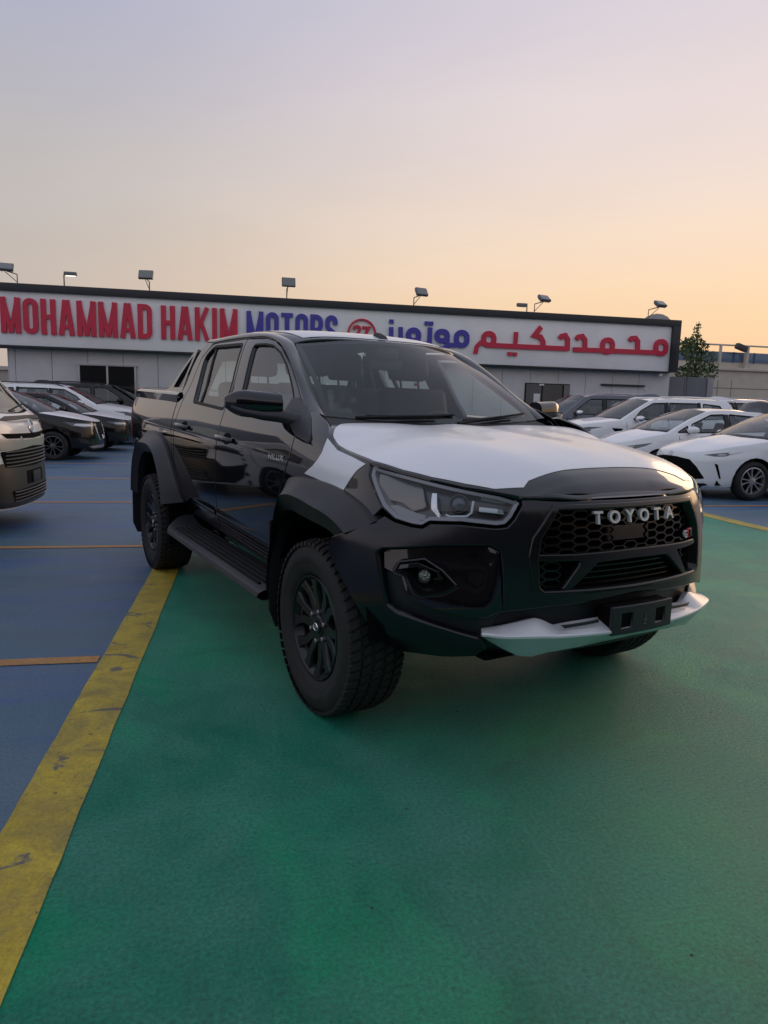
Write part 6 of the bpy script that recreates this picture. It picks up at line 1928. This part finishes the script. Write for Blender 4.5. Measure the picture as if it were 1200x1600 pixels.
make_car('crossover_car', 'black low nosed car with white film, parked between the black crossover and the white estate', cross2, l, r_)
est = dict(suv, fo=.92, wb=2.75, ro=1.0, belt=1.10, roof=1.76, roofw=.64, mirror_paint=M_CWHITE, extra=[], rail_paint=M_CBLACK, glass=M_CG, r=.35, sill=.28)
l, r_ = at_left(est, 20.3, -4.35)
make_car('estate_car', 'white tall estate car with black roof rails and a white mirror, near the showroom windows', est, l, r_)
dk2 = dict(big, paint=M_CBLACK, roof_paint=M_CBLACK, mirror_paint=M_CBLACK, rail_paint=M_CBLACK, extra=[])
l, r_ = at_left(dk2, 23.0, -3.55)
make_car('four_wheel_drive', 'black high roofed four wheel drive parked against the showroom wall', dk2, l, r_)
# ---- pale van close by
van = dict(fo=1.02, wb=3.2, ro=1.0, hw=.97, belt=1.22, roof=2.25, roofw=.80, r=.345, paint=M_CBEIGE, cowl=-.78, header=.42, back=4.0, deck=4.18, sill=.25, round=.62, crown=.05, bow=.10, rcrown=.05, bow2=.08,
    nose=[-.05, .01, .03, .03, .02, .0, -.05, -.10, -.3, -.4, -.5],
    top=[(-1.02, 1.06), (-.95, 1.13), (-.86, 1.20), (-.78, 1.255), (-.25, 1.75), (.2, 2.06), (.42, 2.16), (1.0, 2.20), (3.0, 2.21), (4.0, 2.17), (4.12, 1.6), (4.18, 1.2), (4.20, 1.1)],
    windows=[[(-.28, 1.30), (.62, 1.32), (.66, 1.88), (.28, 1.88), (.02, 1.68)], [(1.0, 1.34), (2.2, 1.34), (2.2, 1.92), (1.0, 1.92)]], pillars=[], lines=[[(-.42, 1.2), (-.40, .8), (-.3, .5)], [(.80, 2.05), (.80, .36)]], handles=[(.65, 1.10)], mirror=(-.30, 1.34), seats=(.75, 1.75), seatz=.85, spokes=7, glass=M_CGD,
    front=[('bumper_black', [('sym',), (0, .24), (.62, .25), (.93, .27), (1.10, .42), (1.16, .62), (.86, .60), (.78, .70), (0, .72)], .003, M_PLAST), ('grille', [('sym',), (0, .64), (.66, .66, .02), (.72, .82, .02), (0, .85)], .007, M_DARK), ('silver_bar', [('sym',), (0, .855), (.72, .835), (.80, .90), (.74, .955), (.40, .925), (.36, .965), (.30, .925), (0, .925)], .010, mat('van_bar', (.50, .47, .45), .3, metal=.4)),
           ('upper_slot', [('sym',), (0, .93), (.62, .95), (.70, 1.0), (0, .985)], .005, M_DARK), ('lower_slot', [('sym',), (0, .29), (.55, .30, .02), (.60, .42, .02), (0, .43)], .006, M_DARK), ('lamp_lens', [(.80, .86, .02), (1.12, .90), (1.16, 1.08), (.95, 1.09), (.82, 1.0)], .004, M_CLAMP), ('plate_recess', [('sym',), (0, .46), (.26, .46), (.26, .60), (0, .60)], .008, M_DARK), ('wiper_panel', [('sym',), (0, 1.175), (.55, 1.17), (.70, 1.13), (.62, 1.125), (0, 1.14)], .006, M_PLAST)],
    emblem=(0, 1.055, .008, .085, .065))
def van_marks(t, SKc):
    for k in range(5):
        z = .672+k*.036
        b = MB().tube([SKc(s, z, .012) for s in np.linspace(-.66, .66, 21)], .007, 5); b.build('grille_slat', mat('slat_grey', (.16, .155, .155), .35, metal=.3), t)
    for k in range(4):
        z = .31+k*.032
        b = MB().tube([SKc(s, z, .011) for s in np.linspace(-.56, .56, 21)], .006, 5); b.build('lower_slat', mat('slat_grey'), t)
    for sgn, dx in ((-1, 0),):
        # dark sticker with pale marks down the far edge of the bonnet
        st_ = panel('sticker', [(-.52, 1.02), (-.58, 1.02), (-.50, 1.17), (-.43, 1.17)], lambda s, z: SKc(s, z, .005), M_DARK, t, th=.002, du=.05)
        for k in range(4):
            zz = 1.035+k*.034; ss = -.548+k*.022
            panel('sticker_mark', [(ss-.012, zz), (ss+.014, zz+.002), (ss+.020, zz+.022), (ss-.004, zz+.020)], lambda s, z: SKc(s, z, .007), mat('sticker_pale', (.5, .5, .5), .5), t, th=.001, du=.05)
    b = MB().bbox((-.13, -1.075, .47), (.13, -1.05, .585), .006); b.build('plate_holder', M_PLAST, t)
van['extra'] = [('m', van_marks)]
l, r_ = at_left(van, 4.88, -3.47)
make_car('van', 'pale pearl van with slatted black grille nosing out of its bay', van, l, r_, cat='van')
# ================================================================== what stands behind the photographer (seen mirrored in the black paint)
M_SHOP = mat('shop_wall', (.10, .10, .11), .7, var=.1, vscale=1)
op = thing('facing_showroom', 'long showroom across the lot behind the photographer, mirrored in the black paint', 'building', (4, -19, 0))
MB().box((-26, -9, 0), (30, 0, 6.6)).build('wall', M_SHOP, op)
MB().bbox((-26.3, -9.3, 6.6), (30.3, .25, 7.1), .03).build('roof_edge', M_BAND, op)
for k in range(18):
    x = -24.5+k*3.0
    f_ = MB().bbox((x, .0, .25), (x+2.7, .06, 3.6), .02).build('window', M_BAND, op)
    MB().box((x+.1, .062, .35), (x+2.6, .07, 3.5)).build('pane', M_DGLASS, f_)
MB().bbox((-20, .05, 4.3), (18, .22, 5.9), .02).build('sign_board', mat('board_dark', (.10, .10, .11), .6), op)
# the next car of the left row, just outside the picture
nx = dict(cross, hood_paint=M_CBLACK, roof_paint=M_CBLACK)
l, r_ = at_left(nx, 1.92, -3.75)
make_car('crossover_car', 'plain black crossover in the bay before the pale van', nx, l, r_)
